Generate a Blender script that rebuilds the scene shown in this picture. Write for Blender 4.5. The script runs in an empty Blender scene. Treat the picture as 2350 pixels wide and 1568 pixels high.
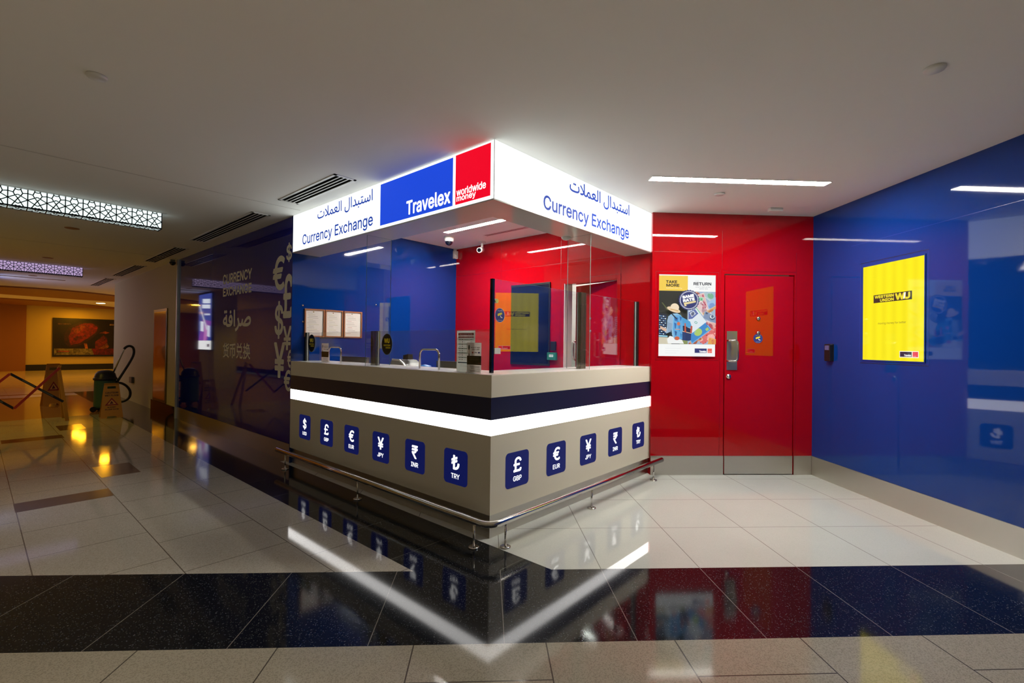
import bpy, bmesh, math, os, random
from mathutils import Matrix, Vector
from mathutils.geometry import delaunay_2d_cdt
random.seed(7)
SC = bpy.context.scene
COL = SC.collection

# ------------------------------------------------------------------ camera, world, exposure
# World axes follow the booth: its front corner stands at the origin, the long (left) face
# runs along +Y, the short (right) face along +X.
CAM_POS = Vector((-2.4085, -2.3332, 1.3585))
YAW, PITCH, ROLL, FPX = 0.8428, 0.0080, 0.0126, 1106.04
def _cam_axes():
    f = Vector((0, math.cos(PITCH), math.sin(PITCH))); r = Vector((1, 0, 0)); u = r.cross(f)
    r2 = math.cos(ROLL) * r + math.sin(ROLL) * u
    u2 = -math.sin(ROLL) * r + math.cos(ROLL) * u
    Z = Matrix.Rotation(-YAW, 3, 'Z')
    return Z @ r2, Z @ u2, Z @ f
_r, _u, _f = _cam_axes()
cam_d = bpy.data.cameras.new('camera'); cam = bpy.data.objects.new('camera', cam_d); COL.objects.link(cam)
cam_d.sensor_width = 36.0; cam_d.lens = FPX / 2350 * 36.0; cam_d.clip_start = 0.05; cam_d.clip_end = 200
M4 = Matrix(((_r.x, _u.x, -_f.x, CAM_POS.x), (_r.y, _u.y, -_f.y, CAM_POS.y), (_r.z, _u.z, -_f.z, CAM_POS.z), (0, 0, 0, 1)))
cam.matrix_world = M4
SC.camera = cam
SC.view_settings.view_transform = 'Standard'
SC.view_settings.look = 'None'
SC.view_settings.gamma = 1.0
SC.view_settings.use_curve_mapping = False
SC.view_settings.exposure = 0.0
SC.cycles.transparent_max_bounces = 24
SC.cycles.max_bounces = 10
SC.cycles.sample_clamp_indirect = 6.0
W = bpy.data.worlds.new('world'); SC.world = W; W.use_nodes = True
W.node_tree.nodes['Background'].inputs[0].default_value = (1.0, 0.80, 0.52, 1)   # dim light of the rest of the concourse
W.node_tree.nodes['Background'].inputs[1].default_value = 0.09
# radiance of the lit things (1.0 = display white)
L_STRIP, L_SIGN, L_LED, L_TILE = 165.0, 1.6, 4.0, 1.5
L_STRIP_BOOTH = 290.0
FAR_LAMP_W = 25.0

# unseen ceiling spots, assumed and added to brighten counter, front floor and corridor
for sx_, sy_, pw, kc in ((-2.6, -4.6, 420, 0), (-0.2, -5.2, 750, 0), (-4.6, -1.2, 560, 1), (-4.4, 2.6, 130, 1), (1.6, -4.8, 620, 0), (-3.2, 8.2, 260, 2), (-3.0, 12.0, 150, 2)):
    ld_ = bpy.data.lights.new('added_spot', 'SPOT'); ld_.energy = pw; ld_.spot_size = math.radians(125); ld_.spot_blend = 0.7; ld_.shadow_soft_size = 0.40; ld_.color = ((1.0, 0.90, 0.74), (1.0, 0.82, 0.54), (1.0, 0.66, 0.05))[kc]
    lo_ = bpy.data.objects.new('added_spot', ld_); COL.objects.link(lo_); lo_.location = (sx_, sy_, 2.78)
LL, LR, ZC = 3.157, 2.4617, 2.798          # booth face lengths, ceiling height
RK = Matrix.Translation((3.6578, -1.2893, 0)) @ Matrix.Rotation(math.radians(-45.342), 4, 'Z')   # room frame: corner of red and blue wall
FR = {'K': Matrix.Identity(4), 'R': RK}

# ------------------------------------------------------------------ helpers
def lin(h):
    h = h.lstrip('#'); o = []
    for i in (0, 2, 4):
        c = int(h[i:i + 2], 16) / 255
        o.append(c / 12.92 if c <= 0.04045 else ((c + 0.055) / 1.055) ** 2.4)
    return tuple(o)

class MB:
    def __init__(s): s.v = []; s.f = []; s.m = []; s.c = []; s.sm = []
    def face(s, pts, mi=0, col=None, smooth=False):
        n = len(s.v); s.v += [tuple(p) for p in pts]; s.f.append(list(range(n, n + len(pts)))); s.m.append(mi); s.c.append(col); s.sm.append(smooth)
    def mesh(s, vs, fs, mi=0, col=None, smooth=False):
        n = len(s.v); s.v += [tuple(p) for p in vs]
        for f in fs: s.f.append([n + i for i in f]); s.m.append(mi); s.c.append(col); s.sm.append(smooth)
    def box(s, x0, x1, y0, y1, z0, z1, mi=0, col=None):
        if x0 > x1: x0, x1 = x1, x0
        if y0 > y1: y0, y1 = y1, y0
        if z0 > z1: z0, z1 = z1, z0
        v = [(x0, y0, z0), (x1, y0, z0), (x1, y1, z0), (x0, y1, z0), (x0, y0, z1), (x1, y0, z1), (x1, y1, z1), (x0, y1, z1)]
        f = [(0, 3, 2, 1), (4, 5, 6, 7), (0, 1, 5, 4), (1, 2, 6, 5), (2, 3, 7, 6), (3, 0, 4, 7)]
        if isinstance(mi, (list, tuple)):     # (bottom, top, -y, +x, +y, -x)
            for k, ff in enumerate(f): s.mesh(v, [ff], mi[k], col)
        else: s.mesh(v, f, mi, col)
    def prism(s, poly, fn, d0, d1, mi=0, mside=None, col=None):
        """poly in (u,v), fn(u,v,d) -> xyz; closed solid between depths d0 and d1"""
        n = len(poly); a = [fn(u, v, d0) for u, v in poly]; b = [fn(u, v, d1) for u, v in poly]
        s.mesh(b, [list(range(n))], mi, col); s.mesh(a, [list(range(n))[::-1]], mi, col)
        ms = mi if mside is None else mside
        s.mesh(a + b, [(i, (i + 1) % n, n + (i + 1) % n, n + i) for i in range(n)], ms, col)
    def tube(s, path, r, n=12, mi=0, caps=True, radii=None, col=None):
        P = [Vector(p) for p in path]; rings = []; up = None
        for i, p in enumerate(P):
            t = ((P[min(i + 1, len(P) - 1)] - p).normalized() + (p - P[max(i - 1, 0)]).normalized())
            t = t.normalized() if t.length > 1e-9 else Vector((0, 0, 1))
            if up is None:
                up = Vector((0, 0, 1)) if abs(t.z) < 0.9 else Vector((1, 0, 0))
            a = t.cross(up).normalized(); b = a.cross(t).normalized(); up = b
            rr = radii[i] if radii else r
            rings.append([p + (a * math.cos(2 * math.pi * k / n) + b * math.sin(2 * math.pi * k / n)) * rr for k in range(n)])
        vs = [q for R in rings for q in R]
        fs = [(i * n + k, i * n + (k + 1) % n, (i + 1) * n + (k + 1) % n, (i + 1) * n + k) for i in range(len(P) - 1) for k in range(n)]
        s.mesh(vs, fs, mi, col, True)
        if caps: s.mesh(rings[0], [list(range(n))[::-1]], mi, col); s.mesh(rings[-1], [list(range(n))], mi, col)
    def cyl(s, p0, p1, r, n=24, mi=0, col=None): s.tube([p0, p1], r, n, mi, True, None, col)
    def lathe(s, c, prof, n=32, mi=0, axis='z', col=None):
        vs = []; m = len(prof)
        for k in range(n):
            a = 2 * math.pi * k / n
            for r, z in prof:
                q = (r * math.cos(a), r * math.sin(a), z)
                if axis == '-y': q = (q[0], -q[2], q[1])
                if axis == '-x': q = (-q[2], q[0], q[1])
                vs.append((c[0] + q[0], c[1] + q[1], c[2] + q[2]))
        fs = [(k * m + i, ((k + 1) % n) * m + i, ((k + 1) % n) * m + i + 1, k * m + i + 1) for k in range(n) for i in range(m - 1)]
        s.mesh(vs, fs, mi, col, True)
        if prof[0][0] > 1e-6: s.mesh([vs[k * m] for k in range(n)], [list(range(n))[::-1]], mi, col)
        if prof[-1][0] > 1e-6: s.mesh([vs[k * m + m - 1] for k in range(n)], [list(range(n))], mi, col)
    def build(s, name, mats, parent=None, origin=Vector((0, 0, 0)), bevel=0):
        me = bpy.data.meshes.new(name)
        o3 = Vector(origin)
        me.from_pydata([tuple(Vector(p) - o3) for p in s.v], [], s.f)
        for m in (mats if isinstance(mats, (list, tuple)) else [mats]): me.materials.append(m)
        me.polygons.foreach_set('material_index', s.m)
        me.polygons.foreach_set('use_smooth', s.sm)
        if any(c is not None for c in s.c):
            at = me.color_attributes.new('print', 'FLOAT_COLOR', 'CORNER'); k = 0; buf = []
            for f, c in zip(s.f, s.c):
                c = c or (0.5, 0.5, 0.5)
                buf += [c[0], c[1], c[2], 1.0] * len(f)
            at.data.foreach_set('color', buf)
        bm = bmesh.new(); bm.from_mesh(me)
        if not any(c is not None for c in s.c):
            bmesh.ops.remove_doubles(bm, verts=bm.verts, dist=1e-5)
            closed = all(len(e.link_faces) == 2 for e in bm.edges)
            if closed: bmesh.ops.recalc_face_normals(bm, faces=bm.faces)
        bm.to_mesh(me); bm.free(); me.update()
        ob = bpy.data.objects.new(name, me); COL.objects.link(ob)
        if parent is not None: ob.parent = parent
        if bevel:
            b = ob.modifiers.new('bevel', 'BEVEL'); b.width = bevel; b.segments = 2; b.limit_method = 'ANGLE'; b.angle_limit = math.radians(40)
        return ob

def thing(name, label, cat, base, frame='K', group=None):
    o = bpy.data.objects.new(name, None); COL.objects.link(o)
    o.empty_display_size = 0.1
    o.matrix_world = FR[frame] @ Matrix.Translation(base)
    o['label'] = label; o['category'] = cat
    if group: o['group'] = group
    o['o'] = tuple(base)
    return o
def org(o):
    while o.parent is not None: o = o.parent
    return Vector(o['o']) if 'o' in o else Vector((0, 0, 0))
def part(name, mb, mats, parent, label=None, bevel=0):
    ob = mb.build(name, mats, parent, org(parent), bevel)
    if label: ob['label'] = label
    return ob
def single(name, mb, mats, label, cat, base, frame='K', group=None, bevel=0):
    ob = mb.build(name, mats, None, base, bevel)
    ob.matrix_world = FR[frame] @ Matrix.Translation(base)
    ob['label'] = label; ob['category'] = cat; ob['o'] = tuple(base)
    if group: ob['group'] = group
    return ob
def struct(name, mb, mats, frame='K', bevel=0):
    ob = mb.build(name, mats, None, (0, 0, 0), bevel); ob.matrix_world = FR[frame].copy(); ob['kind'] = 'structure'; ob['o'] = (0, 0, 0)
    return ob
def copy_tree(o, base, label, frame='K', par=None):
    c = o.copy(); COL.objects.link(c)
    if par is None:
        c.matrix_world = FR[frame] @ Matrix.Translation(base)
        if label: c['label'] = label
    else: c.parent = par
    for ch in [x for x in bpy.data.objects if x.parent == o]: copy_tree(ch, None, None, frame, c)
    return c

# planes: u runs to the viewer's right, v up, d out towards the viewer
def PX(c):  return lambda u, v, d=0.0: (c - d, -u, v)     # wall facing -x (use u = -y)
def PY(c):  return lambda u, v, d=0.0: (u, c - d, v)      # wall facing -y

# ---- lettering
FONT = None
try:
    FONT = bpy.data.fonts.load(os.path.join(bpy.utils.system_resource('DATAFILES'), 'fonts', 'Inter.woff2'))
except Exception:
    FONT = None
_tc = {}
def text_geo(body, basic=False):
    k = (body, basic)
    if k in _tc: return _tc[k]
    cu = bpy.data.curves.new('lettering', 'FONT'); cu.body = body; cu.size = 1.0
    if FONT and not basic: cu.font = FONT
    ob = bpy.data.objects.new('lettering', cu); COL.objects.link(ob)
    dg = bpy.context.evaluated_depsgraph_get(); dg.update()
    oc = ob.evaluated_get(dg); cv = oc.to_curve(dg)
    loops = []
    for sp in cv.splines:
        P = []
        if sp.type == 'BEZIER':
            bp = list(sp.bezier_points); n = len(bp)
            for i in range(n):
                p0, h0, h1, p1 = bp[i].co, bp[i].handle_right, bp[(i + 1) % n].handle_left, bp[(i + 1) % n].co
                d = p1 - p0
                straight = abs((h0 - p0).cross(d).z) < 1e-5 and abs((h1 - p0).cross(d).z) < 1e-5
                for t in ([0.0] if straight else [k / 5 for k in range(5)]):
                    q = (1 - t) ** 3 * p0 + 3 * (1 - t) ** 2 * t * h0 + 3 * (1 - t) * t * t * h1 + t ** 3 * p1
                    if not P or math.hypot(q.x - P[-1][0], q.y - P[-1][1]) > 1e-5: P.append((q.x, q.y))
        else: P = [(q.co.x, q.co.y) for q in sp.points]
        if len(P) > 2 and math.hypot(P[0][0] - P[-1][0], P[0][1] - P[-1][1]) < 1e-5: P.pop()
        if len(P) > 2: loops.append(P)
    oc.to_curve_clear()
    COL.objects.unlink(ob); bpy.data.objects.remove(ob); bpy.data.curves.remove(cu)
    vs, fs = [], []
    if loops:
        pv, pe = [], []
        for P in loops:
            n = len(pv); pv += [Vector(q) for q in P]; pe += [(n + i, n + (i + 1) % len(P)) for i in range(len(P))]
        bbs = [(min(q[0] for q in P), max(q[0] for q in P), min(q[1] for q in P), max(q[1] for q in P)) for P in loops]
        ov, _, of, _, _, _ = delaunay_2d_cdt(pv, pe, [], 0, 1e-6)
        vs = [(q.x, q.y) for q in ov]
        for f in of:          # keep the triangles inside the outlines (non-zero winding)
            cx = sum(ov[i].x for i in f) / len(f); cy = sum(ov[i].y for i in f) / len(f); wn = 0
            for P, bb in zip(loops, bbs):
                if not (bb[0] <= cx <= bb[1] and bb[2] <= cy <= bb[3]): continue
                for i in range(len(P)):
                    (x1, y1), (x2, y2) = P[i - 1], P[i]
                    if (y1 <= cy) != (y2 <= cy):
                        xx = x1 + (cy - y1) * (x2 - x1) / (y2 - y1)
                        if xx > cx: wn += 1 if y2 > y1 else -1
            if wn: fs.append(tuple(f))
    _tc[k] = (vs, fs); return _tc[k]
def letters(mb, body, fn, u0, u1, v0, v1, d, col=None, mi=0, bold=0.0, basic=False, skew=None):
    """lettering fitted into the rectangle u0..u1 x v0..v1; bold is the stroke growth in metres"""
    vs, fs = text_geo(body, basic)
    if not vs: return
    xs = [p[0] for p in vs]; ys = [p[1] for p in vs]
    ax, bx, ay, by = min(xs), max(xs), min(ys), max(ys)
    U0, U1, V0, V1 = u0 + bold, u1 - bold, v0 + bold, v1 - bold
    offs = [(0, 0)] if bold <= 0 else [(bold * math.cos(a * math.pi / 4), bold * math.sin(a * math.pi / 4)) for a in range(8)]
    for i, (ou, ov) in enumerate(offs):
        q = []
        for x, y in vs:
            u = U0 + (x - ax) / (bx - ax) * (U1 - U0) + ou; v = V0 + (y - ay) / (by - ay) * (V1 - V0) + ov
            if skew: u, v = skew(u, v)
            q.append(fn(u, v, d + i * 2e-5))
        mb.mesh(q, fs, mi, col)
def rect(u0, u1, v0, v1): return [(u0, v0), (u1, v0), (u1, v1), (u0, v1)]
def rrect(u0, u1, v0, v1, r, n=6):
    o = []
    for cx, cy, a0 in ((u1 - r, v0 + r, -90), (u1 - r, v1 - r, 0), (u0 + r, v1 - r, 90), (u0 + r, v0 + r, 180)):
        for k in range(n + 1):
            a = math.radians(a0 + 90 * k / n); o.append((cx + r * math.cos(a), cy + r * math.sin(a)))
    return o
def ell(cu, cv, ru, rv, n=32): return [(cu + ru * math.cos(2 * math.pi * k / n), cv + rv * math.sin(2 * math.pi * k / n)) for k in range(n)]
def flat(mb, poly, fn, d, col=None, mi=0): mb.face([fn(u, v, d) for u, v in poly], mi, col)

# ------------------------------------------------------------------ materials
def mat(name, base=(0.8, 0.8, 0.8), rough=0.5, metal=0.0, emit=None, es=0.0, spec=0.5, ior=1.5):
    m = bpy.data.materials.new(name); m.use_nodes = True
    b = m.node_tree.nodes['Principled BSDF']
    b.inputs['Base Color'].default_value = (*base, 1); b.inputs['Roughness'].default_value = rough; b.inputs['Metallic'].default_value = metal
    b.inputs['IOR'].default_value = ior
    b.inputs['Specular IOR Level'].default_value = spec
    if emit is not None:
        b.inputs['Emission Color'].default_value = (*emit, 1); b.inputs['Emission Strength'].default_value = es
    return m
def nodes(m): return m.node_tree.nodes, m.node_tree.links, m.node_tree.nodes['Principled BSDF']
def wobble(m, scale, amount, lo, hi):
    """roughness variation and a faint bump so that gloss reads as a real surface"""
    N, Lk, b = nodes(m)
    tc = N.new('ShaderNodeTexCoord'); no = N.new('ShaderNodeTexNoise'); no.inputs['Scale'].default_value = scale; no.inputs['Detail'].default_value = 3
    mr = N.new('ShaderNodeMapRange'); mr.inputs['To Min'].default_value = lo; mr.inputs['To Max'].default_value = hi
    Lk.new(tc.outputs['Object'], no.inputs['Vector']); Lk.new(no.outputs['Fac'], mr.inputs['Value']); Lk.new(mr.outputs['Result'], b.inputs['Roughness'])
    if amount:
        bp = N.new('ShaderNodeBump'); bp.inputs['Strength'].default_value = amount; bp.inputs['Distance'].default_value = 0.01
        n2 = N.new('ShaderNodeTexNoise'); n2.inputs['Scale'].default_value = 1.3; n2.inputs['Detail'].default_value = 0
        Lk.new(tc.outputs['Object'], n2.inputs['Vector']); Lk.new(n2.outputs['Fac'], bp.inputs['Height']); Lk.new(bp.outputs['Normal'], b.inputs['Normal'])
    return m
def printed(name, rough=0.45, es=0.0):
    m = mat(name, rough=rough); N, Lk, b = nodes(m)
    a = N.new('ShaderNodeAttribute'); a.attribute_name = 'print'
    if es > 0:
        b.inputs['Base Color'].default_value = (0.02, 0.02, 0.02, 1)
        Lk.new(a.outputs['Color'], b.inputs['Emission Color']); b.inputs['Emission Strength'].default_value = es
    else: Lk.new(a.outputs['Color'], b.inputs['Base Color'])
    return m

M = {}
M['red'] = wobble(mat('red_back_painted_glass', (0.35, 0.0015, 0.005), 0.04), 2.0, 0.002, 0.012, 0.03)
M['blue'] = wobble(mat('blue_back_painted_glass', (0.002, 0.029, 0.19), 0.05), 2.0, 0.003, 0.025, 0.05)
M['navy'] = wobble(mat('navy_glass', (0.007, 0.011, 0.26), 0.03, spec=0.4), 2.0, 0.008, 0.02, 0.05)
M['seam'] = mat('panel_seam', (0.06, 0.06, 0.07), 0.5)
M['ceil'] = mat('white_ceiling_paint', (0.86, 0.85, 0.81), 0.85, spec=0.25)
M['ceilline'] = mat('ceiling_joint', (0.62, 0.60, 0.57), 0.8)
M['creamwall'] = mat('cream_wall_paint', (0.60, 0.53, 0.30), 0.6)
M['brownwall'] = mat('brown_wall_panel', (0.30, 0.12, 0.04), 0.5)
M['black'] = mat('black_plastic', (0.008, 0.008, 0.009), 0.35)
M['blackgloss'] = mat('black_glass', (0.004, 0.005, 0.012), 0.05)
M['steel'] = wobble(mat('brushed_steel', (0.62, 0.59, 0.54), 0.3, 1.0), 1.0, 0, 0.30, 0.34)
M['chrome'] = mat('polished_steel', (0.72, 0.70, 0.66), 0.12, 1.0)
M['bronze'] = mat('bronze_anodised_profile', (0.20, 0.17, 0.10), 0.25, 0.9)
M['lam'] = mat('beige_laminate', (0.76, 0.71, 0.58), 0.38)
M['band'] = mat('dark_navy_band', (0.012, 0.014, 0.05), 0.30)
M['worktop'] = mat('white_solid_surface', (0.72, 0.71, 0.68), 0.25)
M['white'] = mat('white_enamel', (0.72, 0.71, 0.68), 0.35)
M['slotshade'] = mat('slot_shade_black', (0.003, 0.003, 0.003), 0.9, spec=0.0)
M['greyplastic'] = mat('grey_plastic', (0.10, 0.11, 0.11), 0.4)
M['darkplastic'] = mat('dark_grey_plastic', (0.035, 0.04, 0.04), 0.35)
M['led'] = mat('white_led_diffuser', (0.5, 0.5, 0.5), 0.3, emit=(1.0, 0.98, 0.96), es=L_LED)
M['strip'] = mat('strip_light_diffuser', (0.5, 0.5, 0.5), 0.3, emit=(1.0, 0.95, 0.86), es=L_STRIP)
M['stripbooth'] = mat('booth_strip_diffuser', (0.5, 0.5, 0.5), 0.3, emit=(1.0, 0.96, 0.88), es=L_STRIP_BOOTH)
M['sign'] = mat('backlit_white_acrylic', (0.4, 0.4, 0.4), 0.55, spec=0.12, emit=(0.93, 1.0, 0.99), es=L_SIGN)
M['signblue'] = mat('backlit_blue_panel', (0.01, 0.02, 0.2), 0.55, spec=0.12, emit=lin('1c49d8'), es=1.0)
M['signred'] = mat('backlit_red_panel', (0.2, 0.0, 0.01), 0.55, spec=0.12, emit=lin('ee0626'), es=1.0)
M['signwhite'] = mat('backlit_white_letters', (0.4, 0.4, 0.4), 0.55, spec=0.12, emit=(1, 1, 1), es=1.4)
M['signink'] = mat('translucent_blue_letters', (0.01, 0.03, 0.2), 0.55, spec=0.12, emit=lin('2348b8'), es=0.7)
M['aluedge'] = mat('pale_aluminium_trim', (0.75, 0.78, 0.76), 0.3, 0.6)
M['tileblue'] = mat('backlit_navy_tile', (0.01, 0.015, 0.08), 0.55, spec=0.12, emit=lin('16206e'), es=0.45)
M['tilewhite'] = mat('backlit_symbol', (0.4, 0.4, 0.4), 0.55, spec=0.12, emit=(1, 1, 1), es=L_TILE)
M['decal'] = mat('cream_vinyl_lettering', (0.80, 0.78, 0.66), 0.5)
M['print'] = printed('printed_paper', 0.4)
def paper_mat(name):
    m = bpy.data.materials.new(name); m.use_nodes = True; nt = m.node_tree; nt.nodes.clear()
    o = nt.nodes.new('ShaderNodeOutputMaterial'); mx = nt.nodes.new('ShaderNodeMixShader'); mx.inputs[0].default_value = 0.5
    d = nt.nodes.new('ShaderNodeBsdfDiffuse'); t = nt.nodes.new('ShaderNodeBsdfTranslucent'); a = nt.nodes.new('ShaderNodeAttribute'); a.attribute_name = 'print'
    for q in (d, t): nt.links.new(a.outputs['Color'], q.inputs['Color'])
    nt.links.new(d.outputs[0], mx.inputs[1]); nt.links.new(t.outputs[0], mx.inputs[2]); nt.links.new(mx.outputs[0], o.inputs[0]); return m
M['paper'] = paper_mat('thin_printed_paper')
M['litprint'] = printed('backlit_print', 0.06, 1.0)
M['soffit'] = wobble(mat('glossy_soffit', (0.72, 0.68, 0.60), 0.12), 3, 0, 0.08, 0.14)
M['frame'] = mat('wooden_picture_frame', (0.33, 0.13, 0.05), 0.4)
M['orange'] = mat('orange_plastic', (0.55, 0.25, 0.02), 0.45)
M['teal'] = mat('teal_plastic', (0.03, 0.10, 0.10), 0.4)
M['navyplastic'] = mat('dark_blue_plastic', (0.01, 0.015, 0.05), 0.35)
M['redbar'] = mat('red_bar', (0.45, 0.03, 0.02), 0.4)
M['brass'] = mat('brass_tinted_mirror', (0.75, 0.60, 0.30), 0.12, 1.0)
M['lampwarm'] = mat('warm_downlight_lens', (0.5, 0.5, 0.4), 0.4, emit=(1.0, 0.72, 0.30), es=30)
M['latcool'] = mat('cool_lantern_diffuser', (0.5, 0.6, 0.6), 0.4, emit=(0.84, 1.0, 0.97), es=1.15)
M['latviolet'] = mat('violet_lantern_diffuser', (0.5, 0.5, 0.6), 0.4, emit=(0.80, 0.58, 1.0), es=0.55)
M['lattice'] = mat('dark_pierced_metal', (0.010, 0.013, 0.02), 0.5)
M['greenglass'] = mat('green_glass_edge', (0.16, 0.28, 0.24), 0.15)
M['paleglass'] = mat('pale_glass_edge', (0.55, 0.62, 0.58), 0.15)

def glass_mat(name, tint):
    m = bpy.data.materials.new(name); m.use_nodes = True; nt = m.node_tree; nt.nodes.clear()
    o = nt.nodes.new('ShaderNodeOutputMaterial'); mx = nt.nodes.new('ShaderNodeMixShader'); fr = nt.nodes.new('ShaderNodeFresnel')
    tr = nt.nodes.new('ShaderNodeBsdfTransparent'); gl = nt.nodes.new('ShaderNodeBsdfGlossy'); ge = nt.nodes.new('ShaderNodeNewGeometry')
    fr.inputs['IOR'].default_value = 1.9; gl.inputs['Roughness'].default_value = 0.0; tr.inputs['Color'].default_value = (*tint, 1)
    # the same reflectance from either side of the sheet
    mul = nt.nodes.new('ShaderNodeMath'); mul.operation = 'MULTIPLY_ADD'
    mul.inputs[1].default_value = (1 / 1.9) - 1.9; mul.inputs[2].default_value = 1.9
    nt.links.new(ge.outputs['Backfacing'], mul.inputs[0])
    fr2 = nt.nodes.new('ShaderNodeFresnel')
    nt.links.new(mul.outputs[0], fr.inputs['IOR'])
    nt.links.new(fr.outputs[0], mx.inputs[0]); nt.links.new(tr.outputs[0], mx.inputs[1]); nt.links.new(gl.outputs[0], mx.inputs[2])
    nt.nodes.remove(fr2)
    nt.links.new(mx.outputs[0], o.inputs[0]); return m
M['glass'] = glass_mat('clear_glass', (0.985, 0.995, 0.99))

# ---- floor materials with procedural joints; frame 0 = booth axes, 1 = room axes
def floor_mat(name, base, speck, rough, joint_col, room, ux, ox, vy, oy, jw, row_shift=0.0, speck_amt=0.3, base2=None, spec=0.42):
    m = mat(name, base, rough, spec=spec); N, Lk, b = nodes(m)
    tc = N.new('ShaderNodeTexCoord'); mp = N.new('ShaderNodeMapping')
    mp.vector_type = 'TEXTURE'
    if room: mp.inputs['Location'].default_value = (3.6578, -1.2893, 0); mp.inputs['Rotation'].default_value = (0, 0, math.radians(-45.342))
    Lk.new(tc.outputs['Object'], mp.inputs['Vector'])
    sx = N.new('ShaderNodeSeparateXYZ'); Lk.new(mp.outputs['Vector'], sx.inputs[0])
    def mth(op, a, bb=None):
        n = N.new('ShaderNodeMath'); n.operation = op
        for i, q in enumerate((a, bb)):
            if q is None: continue
            if isinstance(q, (int, float)): n.inputs[i].default_value = q
            else: Lk.new(q, n.inputs[i])
        return n.outputs[0]
    def dist(coord, per, off):
        t = mth('DIVIDE', mth('SUBTRACT', coord, off), per)
        fr = mth('FRACT', t)
        return mth('MULTIPLY', mth('MINIMUM', fr, mth('SUBTRACT', 1.0, fr)), per), mth('FLOOR', t)
    dx, ix = dist(sx.outputs[0], ux, ox)
    ycoord = sx.outputs[1]
    if row_shift:
        par = mth('FLOORED_MODULO', ix, 2.0)
        ycoord = mth('ADD', ycoord, mth('MULTIPLY', par, row_shift))
    dy, iy = dist(ycoord, vy, oy)
    joint = mth('LESS_THAN', mth('MINIMUM', dx, dy), jw / 2)
    no = N.new('ShaderNodeTexVoronoi'); no.inputs['Scale'].default_value = 240; Lk.new(tc.outputs['Object'], no.inputs['Vector'])
    n2 = N.new('ShaderNodeTexNoise'); n2.inputs['Scale'].default_value = 1.2; n2.inputs['Detail'].default_value = 4; Lk.new(tc.outputs['Object'], n2.inputs['Vector'])
    rmp = N.new('ShaderNodeValToRGB'); rmp.color_ramp.elements[0].position = 1 - speck_amt - 0.02; rmp.color_ramp.elements[0].color = (0, 0, 0, 1)
    rmp.color_ramp.elements[1].position = 1 - speck_amt + 0.02
    sc2 = N.new('ShaderNodeSeparateColor'); Lk.new(no.outputs['Color'], sc2.inputs[0]); Lk.new(sc2.outputs[0], rmp.inputs[0])
    m1 = N.new('ShaderNodeMix'); m1.data_type = 'RGBA'; m1.inputs['A'].default_value = (*base, 1); m1.inputs['B'].default_value = (*speck, 1)
    Lk.new(rmp.outputs['Color'], m1.inputs['Factor'])
    m1b = N.new('ShaderNodeMix'); m1b.data_type = 'RGBA'; m1b.blend_type = 'MULTIPLY'; m1b.inputs['Factor'].default_value = 0.25
    Lk.new(m1.outputs['Result'], m1b.inputs['A'])
    gr = N.new('ShaderNodeMapRange'); gr.inputs['To Min'].default_value = 0.55; gr.inputs['To Max'].default_value = 1.25; Lk.new(n2.outputs['Fac'], gr.inputs['Value']); Lk.new(gr.outputs['Result'], m1b.inputs['B'])
    m2 = N.new('ShaderNodeMix'); m2.data_type = 'RGBA'; m2.inputs['B'].default_value = (*joint_col, 1)
    Lk.new(m1b.outputs['Result'], m2.inputs['A']); Lk.new(joint, m2.inputs['Factor'])
    Lk.new(m2.outputs['Result'], b.inputs['Base Color'])
    rr = N.new('ShaderNodeMapRange'); rr.inputs['To Min'].default_value = rough * 0.8; rr.inputs['To Max'].default_value = rough * 1.3; Lk.new(n2.outputs['Fac'], rr.inputs['Value']); Lk.new(rr.outputs['Result'], b.inputs['Roughness'])
    return m
M['f_white'] = floor_mat('white_polished_tile', (0.54, 0.56, 0.52), (0.51, 0.53, 0.49), 0.014, (0.22, 0.21, 0.19), 1, 0.615, -0.35, 0.655, -0.165, 0.005, 0, 0.3, spec=0.8)
M['f_black'] = floor_mat('black_galaxy_granite', (0.006, 0.007, 0.010), (0.06, 0.067, 0.078), 0.075, (0.16, 0.15, 0.14), 1, 0.615, -0.35, 9.0, -5.5, 0.004, 0, 0.055)
M['f_border'] = floor_mat('black_granite_border', (0.006, 0.007, 0.009), (0.07, 0.08, 0.09), 0.07, (0.10, 0.10, 0.09), 0, 9.0, 2.0, 0.60, 0.25, 0.004, 0, 0.05)
M['f_cream'] = floor_mat('beige_speckled_tile', (0.33, 0.30, 0.24), (0.255, 0.23, 0.18), 0.075, (0.07, 0.06, 0.05), 1, 0.60, -0.235, 1.4, -3.09, 0.006, 0.15, 0.35)
M['f_left'] = floor_mat('grey_speckled_tile', (0.42, 0.385, 0.33), (0.33, 0.30, 0.255), 0.06, (0.12, 0.10, 0.08), 0, 0.60, -0.955, 0.60, 0.07, 0.006, 0.28, 0.35)
M['f_brown'] = floor_mat('brown_granite', (0.045, 0.025, 0.014), (0.06, 0.035, 0.02), 0.12, (0.03, 0.02, 0.015), 0, 9, 0.1, 9, -1, 0.004, 0, 0.3)
M['f_tan'] = floor_mat('tan_tile', (0.34, 0.17, 0.08), (0.28, 0.14, 0.07), 0.09, (0.10, 0.05, 0.03), 0, 0.60, -0.955, 0.60, 0.07, 0.006, 0, 0.3)
M['f_far'] = floor_mat('pale_far_tile', (0.70, 0.62, 0.48), (0.6, 0.5, 0.4), 0.10, (0.45, 0.36, 0.25), 0, 0.9, 0, 0.9, 0, 0.006, 0, 0.3)

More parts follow.
